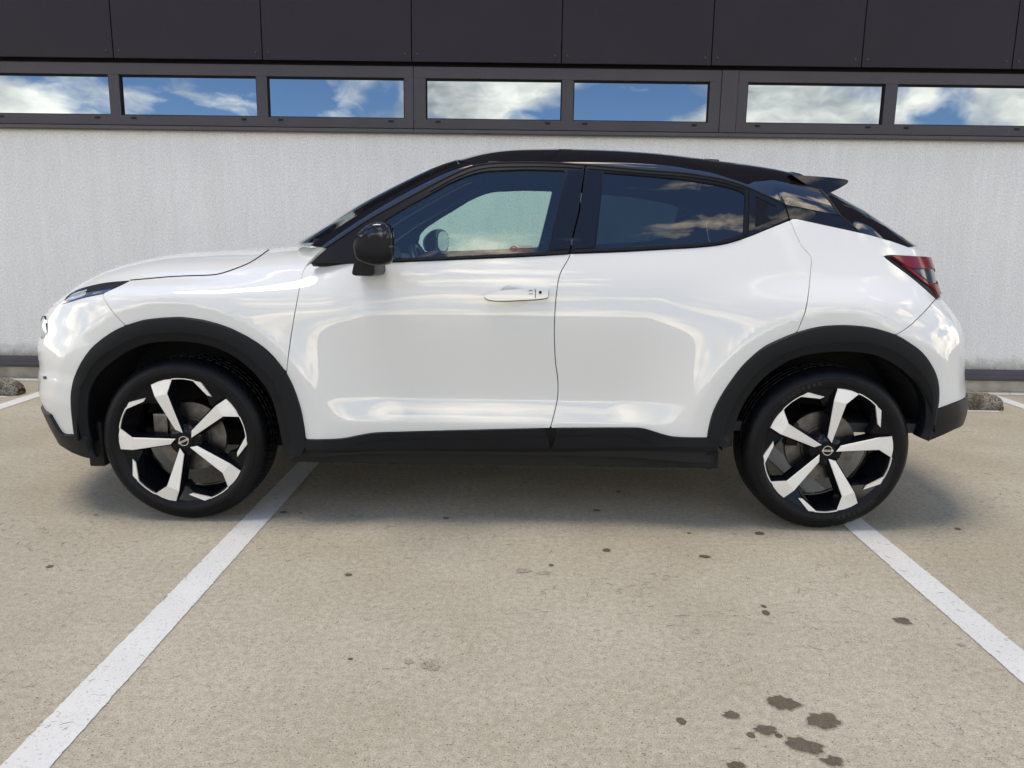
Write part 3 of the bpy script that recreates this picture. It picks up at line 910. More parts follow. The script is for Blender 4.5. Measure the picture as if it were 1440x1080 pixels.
# front bumper
q_wfb, = on(P, white_fb)
wlo = q_wfb[-1, 1]
fb_poly = cat(q_sb, rev(q_afl), q_wfb, (T0, wlo), (T0, wdt[1] + .005), (T0 + .3, wdt[1] + .002), rev(q_db[k_:]))
fbump = panel('front_bumper', P, fb_poly, paint, car, join=True, step=0.022)
panel('daytime_running_lamp', P, cat(q_dt, q_db[1:-1]), drl_m, fbump, off=0.001, gap=0.0012, step=0.012)
drl_i = A((92, 423), (100, 416.5), (112, 411.5), (121, 410.5), (118, 416), (104, 421))
panel('lamp_reflector', P, on(P, drl_i)[0], clearlens, fbump, off=0.0025, gap=0, step=0.01, flange=0.002)
drl_s = A((98, 414.2), (111, 408.6), (121, 406.2), (121, 408.5), (111, 411), (99, 416.5))
panel('light_guide', P, on(P, drl_s)[0], chrome, fbump, off=0.003, gap=0, step=0.008, flange=0.002)
# grille on the nose
gt = T0
grille_p = cat((gt, .56), (gt + .30, .56), (gt + .50, .66), (gt + .44, .80), (gt + .30, .86), (gt, .86))
panel('grille', P, grille_p, satin, fbump, join=True, off=0.004, gap=0, step=0.04)
# lower front lip
lip_lo = A((134.4, 644), (124.4, 642.5), (112, 638.3), (101, 632.3), (90, 625.5))
q_ll, = on(P, lip_lo)
lip = panel('front_lip', P, cat(q_wfb, (T0 + .30, wlo - .004), (T0, wlo - .01), (T0, q_ll[-1, 1] + .01), (T0 + .3, q_ll[-1, 1] + .01), rev(q_ll), on(P, A((129, 637), (122, 613)))[0]), plastic, car, join=True, off=0.012, gap=0.0, flange=0.03)
# rear bumper
q_wrb, q_arb = on(P, white_rb, arch_r_b)
wrb = q_wrb[-1, 1]; wtb = q_tb[-1, 1]
rbump = panel('rear_bumper', P, cat(q_srb, q_arr, q_wrb, (T1 - .3, wrb - .005), (T1, wrb - .02), (T1, wtb - .03), (q_srb[0, 0] + .05, wtb - .005)), paint, car, join=True)
rb_lo = A((1304, 619), (1322, 611.5), (1343, 601.5))
q_rlo, = on(P, rb_lo)
rlip = panel('rear_lip', P, cat(q_arb, q_rlo, (T1 - .35, q_rlo[-1, 1] - .005), (T1, q_rlo[-1, 1]), (T1, wrb - .021), (T1 - .3, wrb - .006), rev(q_wrb)), plastic, car, join=True, off=0.007, gap=0.0, flange=0.03)
# tailgate skin below the rear window
tg = panel('tailgate', P, cat((q_tb[-1, 0] + .10, wtb), (T1, wtb - .028), (T1, wq - .01), (q_qs[-1, 0] + .08, wq + .0)), paint, car, join=True)
# tail lamps
tl_poly = cat(q_tb, (q_tb[-1, 0] + .16, q_tb[-1, 1] + .01), (q_tt[-1, 0] + .16, q_tt[-1, 1] - .002), rev(q_tt))
tl, tl2 = panel('tail_lamp', P, tl_poly, satin, car, off=0.002, gap=0.001, step=0.014)
r1 = A((1252, 361.5), (1297, 363.2), (1324, 364.4)); r1b = A((1324, 377.8), (1281, 378.6), (1266, 371))
a_, b_ = on(P, r1, r1b)
panel('red_lens', P, cat(a_, (a_[-1, 0] + .14, a_[-1, 1]), (a_[-1, 0] + .14, b_[0, 1]), b_), redlens, tl, parent2=tl2, off=0.012, gap=0, step=0.012, flange=0.011)
a_, b_ = on(P, A((1284, 380), (1321, 379.4)), A((1321, 398.5), (1306, 399)))
panel('smoked_lens', P, cat(a_, (a_[-1, 0] + .13, a_[-1, 1]), (a_[-1, 0] + .13, b_[0, 1]), b_), greylens, tl, parent2=tl2, off=0.006, gap=0, step=0.012, flange=0.006)
a_, b_ = on(P, A((1304, 401), (1323, 400.2)), A((1322, 414), (1316.5, 417), (1313, 410)))
panel('red_lens', P, cat(a_, (a_[-1, 0] + .13, a_[-1, 1]), (a_[-1, 0] + .13, b_[0, 1]), b_), redlens, tl, parent2=tl2, off=0.010, gap=0, step=0.012, flange=0.01)
a_, = on(P, A((1268, 374), (1281, 380), (1305, 400.5), (1302, 400.8), (1277, 381)))
panel('red_lens', P, a_, redlens, tl, parent2=tl2, off=0.008, gap=0, step=0.012, flange=0.006)

# ---- black wheel-arch cladding and sill
def strip(name, outer, inner, prof, mat, n=110, parent=car, mirror=True):
    o_ = resample(crom(outer, 8), n=n); i_ = resample(crom(inner, 8), n=n)
    qo = inv(P, o_); qi = inv(P, i_)
    rows = []; 
    for f_, off, dep in prof:
        q_ = qo + (qi - qo) * f_
        a = np.stack(P(q_[:, 0], q_[:, 1]), 1); nn = surf_normals(P, q_[:, 0], q_[:, 1])
        a = a + nn * off; a[:, 1] += dep
        rows.append(a)
    V = np.vstack(rows); k = len(prof)
    F = []
    for r_ in range(k - 1):
        for i in range(n - 1):
            F.append((r_ * n + i, r_ * n + i + 1, (r_ + 1) * n + i + 1)); F.append((r_ * n + i, (r_ + 1) * n + i + 1, (r_ + 1) * n + i))
    F = np.array(F)
    # orient towards the viewer
    a = V[F[len(F) // 2]]
    if np.cross(a[1] - a[0], a[2] - a[0])[1] > 0:
        F = F[:, ::-1]
    o = link(name, V, F, mat, parent)
    for p_ in o.data.polygons: p_.use_smooth = True
    o.data.set_sharp_from_angle(angle=RAD(24))
    out = [o]
    if mirror:
        V2 = V.copy(); V2[:, 1] = 2 * YC - V2[:, 1]
        o2 = link(name, V2, F[:, ::-1], mat, parent)
        for p_ in o2.data.polygons: p_.use_smooth = True
        o2.data.set_sharp_from_angle(angle=RAD(24))
        out.append(o2)
    return out
arch_prof = [(0.0, -0.004, 0), (0.0, 0.006, 0), (0.025, 0.011, 0), (0.30, 0.013, 0), (0.60, 0.009, 0), (0.64, 0.005, 0), (0.98, -0.012, 0), (1.0, -0.016, 0), (1.0, -0.02, 0.05)]
arch_f_out = cat(A((111, 621)), arch_f_l, arch_f_up[1:], arch_f_dn[1:], A((431, 627), (424, 640)))
strip('wheel_arch_trim', arch_f_out, arch_f_in, arch_prof, plastic)
strip('wheel_arch_trim', arch_r_out, arch_r_in, arch_prof, plastic)
sill_top = cat(bot_f, bot_r[1:])
q_st, = on(P, sill_top)
sill_b = A((1010, 627), (900, 628), (774, 629.5), (600, 630.5), (428, 632))
q_slb, = on(P, sill_b)
for part, a_, b_ in (('front', 430, 772.6), ('rear', 775.4, 1010)):
    tops = np.array([p_ for p_ in crom(sill_top, 8) if a_ <= p_[0] <= b_])
    if part == 'rear': tops = np.vstack([tops, [(1008, 616.5)]])
    bots = np.array([p_ for p_ in crom(sill_b, 8) if a_ <= p_[0] <= b_])
    bots = np.vstack([[(b_, np.interp(b_, [428, 1010], [632, 627]))], bots, [(a_, np.interp(a_, [428, 1010], [632, 627]))]])
    qa, qb = inv(P, tops), inv(P, bots)
    panel('sill_cladding', P, cat(qa, qb), plastic, car, off=0.010, gap=0, step=0.02, flange=0.02)
    lo = inv(P, np.array([(b_, np.interp(b_, [428, 1010], [639, 635])), (a_, np.interp(a_, [428, 1010], [638, 636]))]))
    panel('lower_sill', P, cat(rev(qb), lo), satin, car, off=-0.006, gap=0, step=0.03, flange=0.05)
# raised moulding line on the sill
ml_t = A((500, 622), (522, 617.2), (545, 616), (640, 614.3), (772, 611.8))
ml_b = A((772, 613.4), (640, 616), (545, 617.8), (524, 619), (502, 624))
panel('sill_moulding', P, cat(*on(P, ml_t, ml_b)), satin, car, off=0.0125, gap=0, step=0.02, flange=0.003)
ml_t = A((776, 611.6), (840, 611), (878, 611), (892, 613.5), (920, 622))
ml_b = A((918, 624), (890, 615.5), (877, 612.8), (840, 612.8), (776, 613.4))
panel('sill_moulding', P, cat(*on(P, ml_t, ml_b)), satin, car, off=0.0125, gap=0, step=0.02, flange=0.003)

# ---- dark structure under the skin (keeps shut lines dark)
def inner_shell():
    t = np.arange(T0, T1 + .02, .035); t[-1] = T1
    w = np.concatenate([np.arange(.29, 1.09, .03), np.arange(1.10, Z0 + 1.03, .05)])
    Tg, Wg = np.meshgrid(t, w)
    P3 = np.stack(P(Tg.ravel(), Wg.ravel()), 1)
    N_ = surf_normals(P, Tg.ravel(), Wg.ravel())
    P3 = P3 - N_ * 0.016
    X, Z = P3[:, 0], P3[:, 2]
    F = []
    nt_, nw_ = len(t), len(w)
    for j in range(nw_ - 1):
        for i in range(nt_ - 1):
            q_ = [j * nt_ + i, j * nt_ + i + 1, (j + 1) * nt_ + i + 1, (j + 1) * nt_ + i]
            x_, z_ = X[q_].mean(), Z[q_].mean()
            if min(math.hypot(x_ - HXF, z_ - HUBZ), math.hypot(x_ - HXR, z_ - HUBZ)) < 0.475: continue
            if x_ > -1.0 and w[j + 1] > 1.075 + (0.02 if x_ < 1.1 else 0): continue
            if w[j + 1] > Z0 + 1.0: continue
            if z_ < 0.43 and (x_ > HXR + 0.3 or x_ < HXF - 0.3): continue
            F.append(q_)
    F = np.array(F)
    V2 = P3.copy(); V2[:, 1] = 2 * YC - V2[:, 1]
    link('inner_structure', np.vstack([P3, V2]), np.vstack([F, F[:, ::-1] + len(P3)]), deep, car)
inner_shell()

# ---- upper body: door frames, glass, pillars
E_w = A((459, 347.8), (490, 327), (522, 306.5), (560, 285.5), (598, 265), (632, 247.5), (652, 238.5), (667, 233.5))
E_r = A((667, 233.5), (685, 230.6), (707, 229), (740, 228.6), (773, 229), (823, 232), (907, 239), (960, 243), (985, 246.5), (1018, 252.5), (1047, 261.5), (1073, 273), (1104, 287), (1118, 290), (1150, 296.5), (1181, 303))
C_w = A((429, 344.4), (464, 322), (509, 293), (553, 269), (597.8, 246.7), (624.4, 235.6), (642, 229.5))
C_r = A((642, 229.5), (676, 219.5), (709, 214.5), (740, 212.8), (796, 212.5), (862, 214.5), (929, 219.5), (993, 227.3), (1040, 232.5), (1080, 238.7), (1109, 245))
E_h = A((1181, 303), (1209, 326.5), (1240, 335), (1262, 342.3), (1277, 347.8))
C_h = A((1109, 246), (1150, 266), (1186, 286), (1196, 291.5), (1230, 315), (1262, 338.5), (1276, 347.5))
gap_b = A((823, 232.3), (819, 262), (814.4, 297.8), (808, 323), (803, 345), (801.5, 357))
fr_front = cat(A((437, 370.2), (448, 359), (460, 349.2)), crom(E_w, 6)[6:] + A((0.8, 1.2)), crom(E_r[:6], 6)[1:] + A((0, 1.0)), crom(gap_b, 6)[1:] - A((0.7, 0)), rev(crom(belt_f, 5))[1:-1])
gl_front = A((533, 366), (520, 345), (527, 323), (541, 309.8), (570, 291.8), (598, 276.6), (631, 257.8), (650, 249.5), (664, 244.5), (676, 241.6), (687, 240), (740, 238), (795.5, 239.5), (783.5, 298), (770.5, 354.3), (700, 358.6), (640, 361.5), (560, 365))
gr_g = lambda p_: inv(G, p_)
q_ff = gr_g(fr_front); q_gf = gr_g(gl_front)
panel('door_frame', G, q_ff, satin, fd, parent2=fd2, holes=[q_gf], gap=0.001, off=0.001, step=0.03, flange=0.03)
panel('side_window', G, q_gf, glass_f, fd, parent2=fd2, gap=-0.003, off=-0.006, step=0.03, flange=0.0)
fr_rear = cat(rev(crom(gap_b, 6)) + A((0.7, 0)), crom(E_r[5:13], 6)[1:] + A((0, 1.0)), A((1110.5, 308.6)), rev(crom(belt_r, 5))[1:])
gl_rear = cat(A((849, 242)), crom(A((849, 242), (905, 246.3), (960, 251.5), (984.4, 255.4), (1012, 260), (1034, 265.5), (1048.5, 271.5)), 4)[1:], A((1045.6, 329)), crom(A((1045.6, 329), (1030, 333.8), (1016, 337.8), (1002, 340.8), (975, 343.4), (940, 345.4), (890, 347.8), (837.8, 350)), 4)[1:], A((843.5, 296)))
q_fr = gr_g(fr_rear); q_gr = gr_g(gl_rear)
panel('door_frame', G, q_fr, satin, rd, parent2=rd2, holes=[q_gr], gap=0.001, off=0.001, step=0.03, flange=0.03)
panel('side_window', G, q_gr, glass_r, rd, parent2=rd2, gap=-0.003, off=-0.006, step=0.03, flange=0.0)
ap_f = A((798.5, 240), (822, 240.3), (818, 262), (813.2, 297.8), (806.6, 323), (801.2, 350), (773.5, 352), (786, 298))
ap_r = A((824.5, 240.5), (846, 241.2), (842.5, 296), (835, 348.5), (803.5, 350.5), (809.5, 323), (816, 297.8), (820.5, 262))
panel('pillar_cover', G, gr_g(ap_f), gloss, fd, parent2=fd2, gap=0, off=0.004, step=0.025, flange=0.006)
panel('pillar_cover', G, gr_g(ap_r), gloss, rd, parent2=rd2, gap=0, off=0.004, step=0.025, flange=0.006)
# upper window seal (lighter strip along the frame) and belt seal
def ribbon(name, fn, line, wpx, mat, par, par2, off):
    c = crom(line, 6); t_ = np.gradient(c, axis=0); t_ /= np.linalg.norm(t_, axis=1, keepdims=True)
    nn = np.stack([-t_[:, 1], t_[:, 0]], 1) * wpx / 2
    panel(name, fn, inv(fn, cat(c + nn, rev(c - nn))), mat, par, parent2=par2, gap=0, off=off, step=0.02, flange=0.004)
ribbon('belt_seal', G, A((500, 367.6), (557.8, 365.9), (640, 362.8), (740, 358.2), (799.5, 355.2)), 3.6, plastic, fd, fd2, 0.006)
ribbon('belt_seal', G, A((806, 353.6), (880, 350.6), (940, 347.6), (975, 345.6), (1006, 342.4), (1026, 338.3), (1044, 332.8)), 3.6, plastic, rd, rd2, 0.006)
ribbon('frame_moulding', G, A((604, 268.5), (634, 252), (654, 243.5), (668, 238.6), (685, 235.2), (707, 233.6), (773, 233.4), (820, 235.6)), 2.6, plastic, fd, fd2, 0.004)
ribbon('frame_moulding', G, A((826, 236.2), (907, 243.2), (960, 247), (985, 250.3), (1018, 256), (1044, 264.5)), 2.6, plastic, rd, rd2, 0.004)
ribbon('glass_divider', G, A((1050.5, 268), (1047.5, 331)), 3.2, plastic, rd, rd2, 0.004)
# rear door handle hidden in the pillar
hp = A((1053.5, 267.5), (1073, 275.5), (1101, 288.6), (1108.5, 308), (1052.5, 331.5))
panel('handle_panel', G, gr_g(hp), gloss, rd, parent2=rd2, gap=0, off=0.004, step=0.02, flange=0.006, holes=[gr_g(A((1062, 276), (1092, 290), (1096, 306), (1061, 321)))])
panel('handle_recess', G, gr_g(A((1061, 275), (1093, 289.5), (1097, 306.5), (1060, 322))), satin, rd, parent2=rd2, gap=0, off=-0.022, step=0.02, flange=0)
panel('door_pull', G, gr_g(A((1080, 289), (1091, 292), (1095.5, 306), (1083, 309.5), (1078, 300))), gloss, rd, parent2=rd2, gap=0, off=0.002, step=0.012, flange=0.02)
# black rear pillar
cp = cat(A((1105, 287.6), (1118, 290.8), (1150, 297.3), (1181, 303.8), (1196, 315.5), (1209, 327)), rev(crom(qtop[:5], 4))[1:])
panel('rear_pillar', G, gr_g(cp), gloss, car, gap=0.0012, off=0.001, step=0.025)

# ---- roof, screens, tailgate glass
def prof3(px, fn=None, Y=None):
    q_ = crom(px, 10)
    if fn is not None:
        a = inv(fn, q_); return np.stack(fn(a[:, 0], a[:, 1]), 1)
    x_, z_ = hit_y(q_[:, 0], q_[:, 1], np.full(len(q_), Y))
    return np.stack([x_, np.full(len(q_), YC), z_], 1)
def loft(Epx, Cpx, n, pw, f0=0.0, f1=1.0, nf=26, Yc_=3.70, lift=0.012, both=True, off=0.0, fexp=1.0, full=True):
    e = resample(prof3(Epx, fn=G), n=n); c = resample(prof3(Cpx, Y=Yc_), n=n); c[:, 2] += lift
    fs = np.linspace(0, 1, nf) ** 1.5
    fs = f0 + (f1 - f0) * fs
    if full and f1 >= 1.0:
        fs = np.concatenate([fs, 2 - fs[-2::-1]])
    rows = []
    for f in fs:
        g_ = f if f <= 1 else 2 - f
        B = 1 - (1 - g_) ** pw
        p_ = e + (c - e) * B
        p_[:, 1] = e[:, 1] + (YC - e[:, 1]) * g_
        if f > 1: p_[:, 1] = 2 * YC - p_[:, 1]
        rows.append(p_)
    V = np.vstack(rows)
    m_ = len(fs)
    F = [(r_ * n + i, r_ * n + i + 1, (r_ + 1) * n + i + 1, (r_ + 1) * n + i) for r_ in range(m_ - 1) for i in range(n - 1)]
    if off:
        pass
    return V, np.array(F)
V, F = loft(E_r, C_r, 70, 3.0)
roof = link('roof', V, F, gloss, car, smooth=True)
V2 = V.copy(); V2[:, 2] -= 0.035; V2[:, 1] = YC + (V2[:, 1] - YC) * 0.985
link('headlining', V2, F[:, ::-1], liner, roof, smooth=True)
V, F = loft(E_w, C_w, 40, 4.0, 0.0, 0.11, 8, full=False)
for o_v, o_f in ((V, F), (np.stack([V[:, 0], 2 * YC - V[:, 1], V[:, 2]], 1), F[:, ::-1])):
    link('windscreen_pillar', o_v, o_f, gloss, car, smooth=True)
    vi = o_v.copy(); vi[:, 1] = YC + (vi[:, 1] - YC) * 0.975; vi[:, 0] += 0.008; vi[:, 2] -= 0.004
    link('pillar_trim', vi, o_f[:, ::-1], cabin, car, smooth=True)
V, F = loft(E_w, C_w, 40, 4.0, 0.112, 1.0, 22)
V[:, 2] -= 0.003
ws = link('windscreen', V, F, glass_w, car, smooth=True)
V, F = loft(E_h, C_h, 40, 3.0, 0.0, 0.20, 8, full=False)
for o_v, o_f in ((V, F), (np.stack([V[:, 0], 2 * YC - V[:, 1], V[:, 2]], 1), F[:, ::-1])):
    link('tailgate_frame', o_v, o_f, gloss, car, smooth=True)
V, F = loft(E_h, C_h, 40, 3.0, 0.20, 1.0, 20)
V[:, 2] -= 0.004
link('rear_window', V, F, glass_r, car, smooth=True)
# thin black seal lines along roof/door gap and roof/tailgate gap
def tube(pts, r, seg=6):
    pts = np.asarray(pts, float); V = []; F = []
    for i, p_ in enumerate(pts):
        d_ = pts[min(i + 1, len(pts) - 1)] - pts[max(i - 1, 0)]; d_ = d_ / np.linalg.norm(d_)
        a = np.cross(d_, [0, 1, 0.3]); a /= np.linalg.norm(a); b = np.cross(d_, a)
        for k in range(seg):
            th = 2 * math.pi * k / seg
            V.append(p_ + r * (math.cos(th) * a + math.sin(th) * b))
        if i:
            for k in range(seg):
                F.append(((i - 1) * seg + k, (i - 1) * seg + (k + 1) % seg, i * seg + (k + 1) % seg, i * seg + k))
    return np.array(V), F
def tube_pair(name, pts, r, mat, par, par2=None):
    V, F = tube(pts, r)
    link(name, V, F, mat, par, smooth=True)
    V2 = V.copy(); V2[:, 1] = 2 * YC - V2[:, 1]
    link(name, V2, [f[::-1] for f in F], mat, par2 or par, smooth=True)
tube_pair('roof_seal', resample(prof3(cat(E_w, E_r[1:13]), fn=G), n=120), 0.0045, deep, car)
e = resample(prof3(E_r, fn=G), n=70)[-1]; c_ = resample(prof3(C_r, Y=3.70), n=70)[-1]; c_[2] += .012
gl_ = []
for f in np.linspace(0, 1, 30):
    B = 1 - (1 - f) ** 3.0
    p_ = e + (c_ - e) * B; p_[1] = e[1] + (YC - e[1]) * f; gl_.append(p_)
tube_pair('tailgate_seal', np.array(gl_), 0.005, deep, car)
tube_pair('tailgate_seal', resample(prof3(E_h[:2], fn=G), n=12), 0.004, deep, car)
tube_pair('bonnet_gap_shade', resample(np.stack(P(q_hs[:, 0], q_hs[:, 1]), 1), n=60) + np.array([0, 0, 0.0012]), 0.0026, deep, bonnet)  # black tube standing in for the shade in the bonnet shut line
# spoiler
sp_px = A((1113, 246.0), (1122, 246.0), (1136, 246.8), (1165, 249), (1187, 251.6), (1192, 253.0), (1193, 255.2), (1190, 259), (1176, 266.7), (1154, 276.5), (1134, 262))
sx_, sz_ = hit_y(sp_px[:, 0], sp_px[:, 1], np.full(len(sp_px), 3.40))
V = []; k = len(sp_px); ys = [3.365, 3.372, 3.39, 3.55, 3.70, 3.9]
ys = ys + [2 * YC - y_ for y_ in ys[-2::-1]]
cxx, czz = sx_.mean(), sz_.mean()
for y_ in ys:
    dd = min(y_ - 3.365, 2 * YC - 3.365 - y_)
    sc = 1.0 if dd > 0.02 else (0.97 + 0.03 * dd / 0.02)
    for a, b in zip(sx_, sz_):
        V.append((cxx + (a - cxx) * sc + 0.012 * min(1, dd / 0.4), y_ + (0.42 * (b - sz_.min()) * max(0, 1 - dd / 0.25)) * (1 if y_ < YC else -1), czz + (b - czz) * sc + 0.006 * min(1, dd / 0.4)))
F = [(i * k + j, i * k + (j + 1) % k, (i + 1) * k + (j + 1) % k, (i + 1) * k + j) for i in range(len(ys) - 1) for j in range(k)]
F += [tuple(range(k - 1, -1, -1)), tuple(range((len(ys) - 1) * k, len(ys) * k))]
bm = bmesh.new(); bv = [bm.verts.new(p_) for p_ in V]
for f in F: bm.faces.new([bv[i] for i in f])
spo = from_bm('roof_spoiler', bm, gloss, car, smooth=True)
spo.data.set_sharp_from_angle(angle=RAD(30))
# aerial fin
fx, fz = hit_y(A(986, 992, 998, 1017, 1017.5), A(228.5, 224.5, 223, 224.3, 232), np.full(5, 3.8))
V = []
for y_, s_ in ((3.875, .8), (3.885, 1), (3.915, 1), (3.925, .8)):
    for a, b in zip(fx, fz): V.append((a, y_, fz[-1] + (b - fz[-1]) * s_ + 0.008))
F = [(i * 5 + j, (i + 1) * 5 + j, (i + 1) * 5 + j + 1, i * 5 + j + 1) for i in range(3) for j in range(4)] + [(0, 1, 2, 3, 4), (19, 18, 17, 16, 15)]
link('aerial_fin', V, F, satin, roof)

# ---- door handle
panel('handle_cup', P, q_cup, paint, fd, parent2=fd2, gap=-0.001, step=0.008, flange=0, dome=lambda v2: -0.0135 * np.clip(1 - ((v2 - q_cup.mean(0)) / (np.ptp(q_cup, axis=0) / 2)) ** 2 @ np.ones(2), 0, 1) ** 0.7)
hd = cat(crom(A((681.5, 418), (688, 413.3), (700, 410.6), (713, 409.2), (751, 406.4), (768, 406.2), (770.5, 409), (770, 416), (768, 419.5), (751, 421.6), (715, 423.2), (696, 423.2), (685, 421.3)), 5), A((681.5, 418)))
q_hd = inv(P, hd[:-1])
def hdome(v2):
    c0 = q_hd[:, 1].mean(); h_ = np.ptp(q_hd[:, 1]) / 2
    return 0.010 * np.sqrt(np.clip(1 - ((v2[:, 1] - c0) / (h_ * 1.05)) ** 2, 0, 1))
dh, dh2 = panel('door_handle', P, q_hd, paint, fd, parent2=fd2, gap=0, off=0.028, step=0.006, flange=0.028, dome=hdome)
panel('handle_outline_shade', P, q_hd, plastic, fd, parent2=fd2, gap=-0.0022, off=0.0015, step=0.01, flange=0.002)  # dark sheet behind the handle, drawing its outline and shading in colour
def spot(fn, u, v, r_px, off, mat, name, par, par2, n=18, rv=None):
    th = np.linspace(0, 2 * math.pi, n, endpoint=False)
    panel(name, fn, inv(fn, np.stack([u + r_px * np.cos(th), v + (rv or r_px) * np.sin(th)], 1)), mat, par, parent2=par2, gap=0, off=off, step=0.004, flange=0.003)
spot(P, 759.3, 412.6, 2.1, 0.0395, deep, 'lock_barrel', fd, fd2)
ribbon('handle_joint', P, A((752.6, 407.5), (752.6, 421)), 0.9, deep, fd, fd2, 0.0385)
for ln in (A((742.5, 410.6), (749.5, 410.1)), A((742.5, 414.9), (749.5, 414.4))):
    ribbon('sensor_outline', P, ln, 0.7, plastic, fd, fd2, 0.0385)

# ---- decal on the side window
Vs = []; Fs = []; Ns = []
def add_decal(px):
    q_ = gr_g(np.asarray(px, float)); k = sum(len(v) for v in Vs)
    N_ = surf_normals(G, q_[:, 0], q_[:, 1])
    Vs.append(np.stack(G(q_[:, 0], q_[:, 1]), 1) - N_ * 0.0035); Ns.append(N_)
    Fs.append(np.array([(k + 3, k + 2, k + 1), (k + 3, k + 1, k)]))
th = np.linspace(0, 2 * math.pi, 24, endpoint=False)
for k in range(24):
    a0, a1 = th[k], th[k] + 2 * math.pi / 24
    add_decal([(722.5 + 4.6 * math.cos(a0), 349 + 4.0 * math.sin(a0)), (722.5 + 4.6 * math.cos(a1), 349 + 4.0 * math.sin(a1)), (722.5 + 3.2 * math.cos(a1), 349 + 2.8 * math.sin(a1)), (722.5 + 3.2 * math.cos(a0), 349 + 2.8 * math.sin(a0))])
add_decal([(716.5, 347.9), (728.5, 347.4), (728.5, 350.2), (716.5, 350.7)])
for row, (a, b, vv) in enumerate([(729.5, 746, 345.7), (729.5, 748, 348.0), (729.5, 747, 350.2), (732, 744, 352.6)]):
    u_ = a
    while u_ < b:
        w_ = random.uniform(0.8, 2.2)
        add_decal([(u_, vv - 0.55), (u_ + w_, vv - 0.6), (u_ + w_, vv + 0.5), (u_, vv + 0.55)])
        u_ += w_ + 0.7
dobj = link('window_decal', np.vstack(Vs), np.vstack(Fs), decal, fd, np.vstack(Ns))

# ---- door mirrors
mo = A((515.6, 320), (523, 315.5), (531, 313), (538, 312.8), (544, 313.8), (549.5, 316.8), (553, 321), (556.5, 328), (558, 336), (558.3, 350), (557.6, 361), (553, 368.6), (544, 372.3), (535, 373.3), (526, 372.8), (514, 369), (505, 363.5), (501, 354), (500, 344), (502, 336), (507.5, 327.5))
mo = crom(np.vstack([mo, mo[:1]]), 4)[:-1]
mx, mz = hit_y(mo[:, 0], mo[:, 1], np.full(len(mo), 2.85))
mcx, mcz = (mx.min() + mx.max()) / 2, (mz.min() + mz.max()) / 2
rings = [(2.770, 0.40), (2.7715, 0.66), (2.776, 0.83), (2.786, 0.935), (2.805, 0.985), (2.84, 1.0), (2.90, 1.0), (2.95, 0.97), (2.985, 0.90), (3.0, 0.78)]
k = len(mx); V = []
for y_, s_ in rings:
    for a, b in zip(mx, mz): V.append((mcx + (a - mcx) * s_ + (0.010 * (1 - s_)), y_, mcz + (b - mcz) * s_))
V = np.array(V)
V[:, 0] = np.minimum(V[:, 0], mx.max() - 0.004 - 0.30 * np.clip(V[:, 1] - 2.80, 0, 1))
F = [(i * k + j, (i + 1) * k + j, (i + 1) * k + (j + 1) % k, i * k + (j + 1) % k) for i in range(len(rings) - 1) for j in range(k)]
F += [tuple(range(k)), tuple(range((len(rings) - 1) * k + k - 1, (len(rings) - 1) * k - 1, -1))]
def two(name, V, F, mat, par, par2, smooth=True, sharp=None):
    V = np.asarray(V, float)
    os_ = []
    for side in (0, 1):
        bm = bmesh.new()
        vv = V.copy()
        if side: vv[:, 1] = 2 * YC - vv[:, 1]
        bv = [bm.verts.new(p_) for p_ in vv]
        for f in F:
            try: bm.faces.new([bv[int(i)] for i in f])
            except ValueError: pass
        o_ = from_bm(name, bm, mat, (par, par2)[side], smooth=smooth)
        if sharp: o_.data.set_sharp_from_angle(angle=RAD(sharp))
        os_.append(o_)
    return os_
dm, dm2 = two('door_mirror', V, F, satin, car, car, True, 50)
_, zsp = hit_y(530, 335.0, 2.80)
Vc = V.copy(); cc = np.array([mcx, 2.90, mcz]); Vc = cc + (Vc - cc) * np.array([1.025, 1.02, 1.03])
Fc = [f for f in F if len(f) == 4 and min(V[i][2] for i in f) > zsp - 0.001]
two('mirror_cap', Vc, Fc + [tuple(int(i) for i in F[-2])][:0], gloss, dm, dm2, True, 50)
# indicator strip, lower shell, arm, glass
def on_mirror(px, y_off, mat, name):
    px = np.asarray(px, float)
    x_, z_ = hit_y(px[:, 0], px[:, 1], np.full(len(px), 2.778 + y_off))
    n_ = len(px)
    V = [(a, 2.776 + y_off, b) for a, b in zip(x_, z_)] + [(a, 2.80 + y_off, b) for a, b in zip(x_, z_)]
    F = [tuple(range(n_)), tuple(range(2 * n_ - 1, n_ - 1, -1))] + [(i, i + n_, (i + 1) % n_ + n_, (i + 1) % n_) for i in range(n_)]
    return two(name, V, F, mat, dm, dm2, False)
on_mirror([(512, 350.6), (530, 347.6), (551.5, 344.8), (552.8, 345.6), (552.5, 348), (530, 350.6), (513, 353.4)], -0.002, greylens, 'indicator_strip')
on_mirror([(505, 336.5), (530, 335.3), (556, 334.3), (556, 335.2), (530, 336.3), (505, 337.6)], 0.003, deep, 'shell_joint')
ap = A((501.5, 369), (498.6, 383), (500, 386), (504, 387.4), (528, 388), (533, 386.4), (534.5, 383), (534.3, 372), (522, 366), (508, 364))
ax_, az_ = hit_y(ap[:, 0], ap[:, 1], np.full(len(ap), 2.98))
n_ = len(ap); V = []
for y_, s_ in ((2.90, .86), (2.93, .97), (2.98, 1.0), (3.09, 1.04)):
    cxx, czz = ax_.mean(), az_.mean()
    for a, b in zip(ax_, az_): V.append((cxx + (a - cxx) * s_, y_, czz + (b - czz) * s_))
F = [(i * n_ + j, (i + 1) * n_ + j, (i + 1) * n_ + (j + 1) % n_, i * n_ + (j + 1) % n_) for i in range(3) for j in range(n_)] + [tuple(range(n_))]
two('mirror_arm', V, F, satin, dm, dm2, True, 45)
gy = np.linspace(0, 2 * math.pi, 30, endpoint=False)
V = []
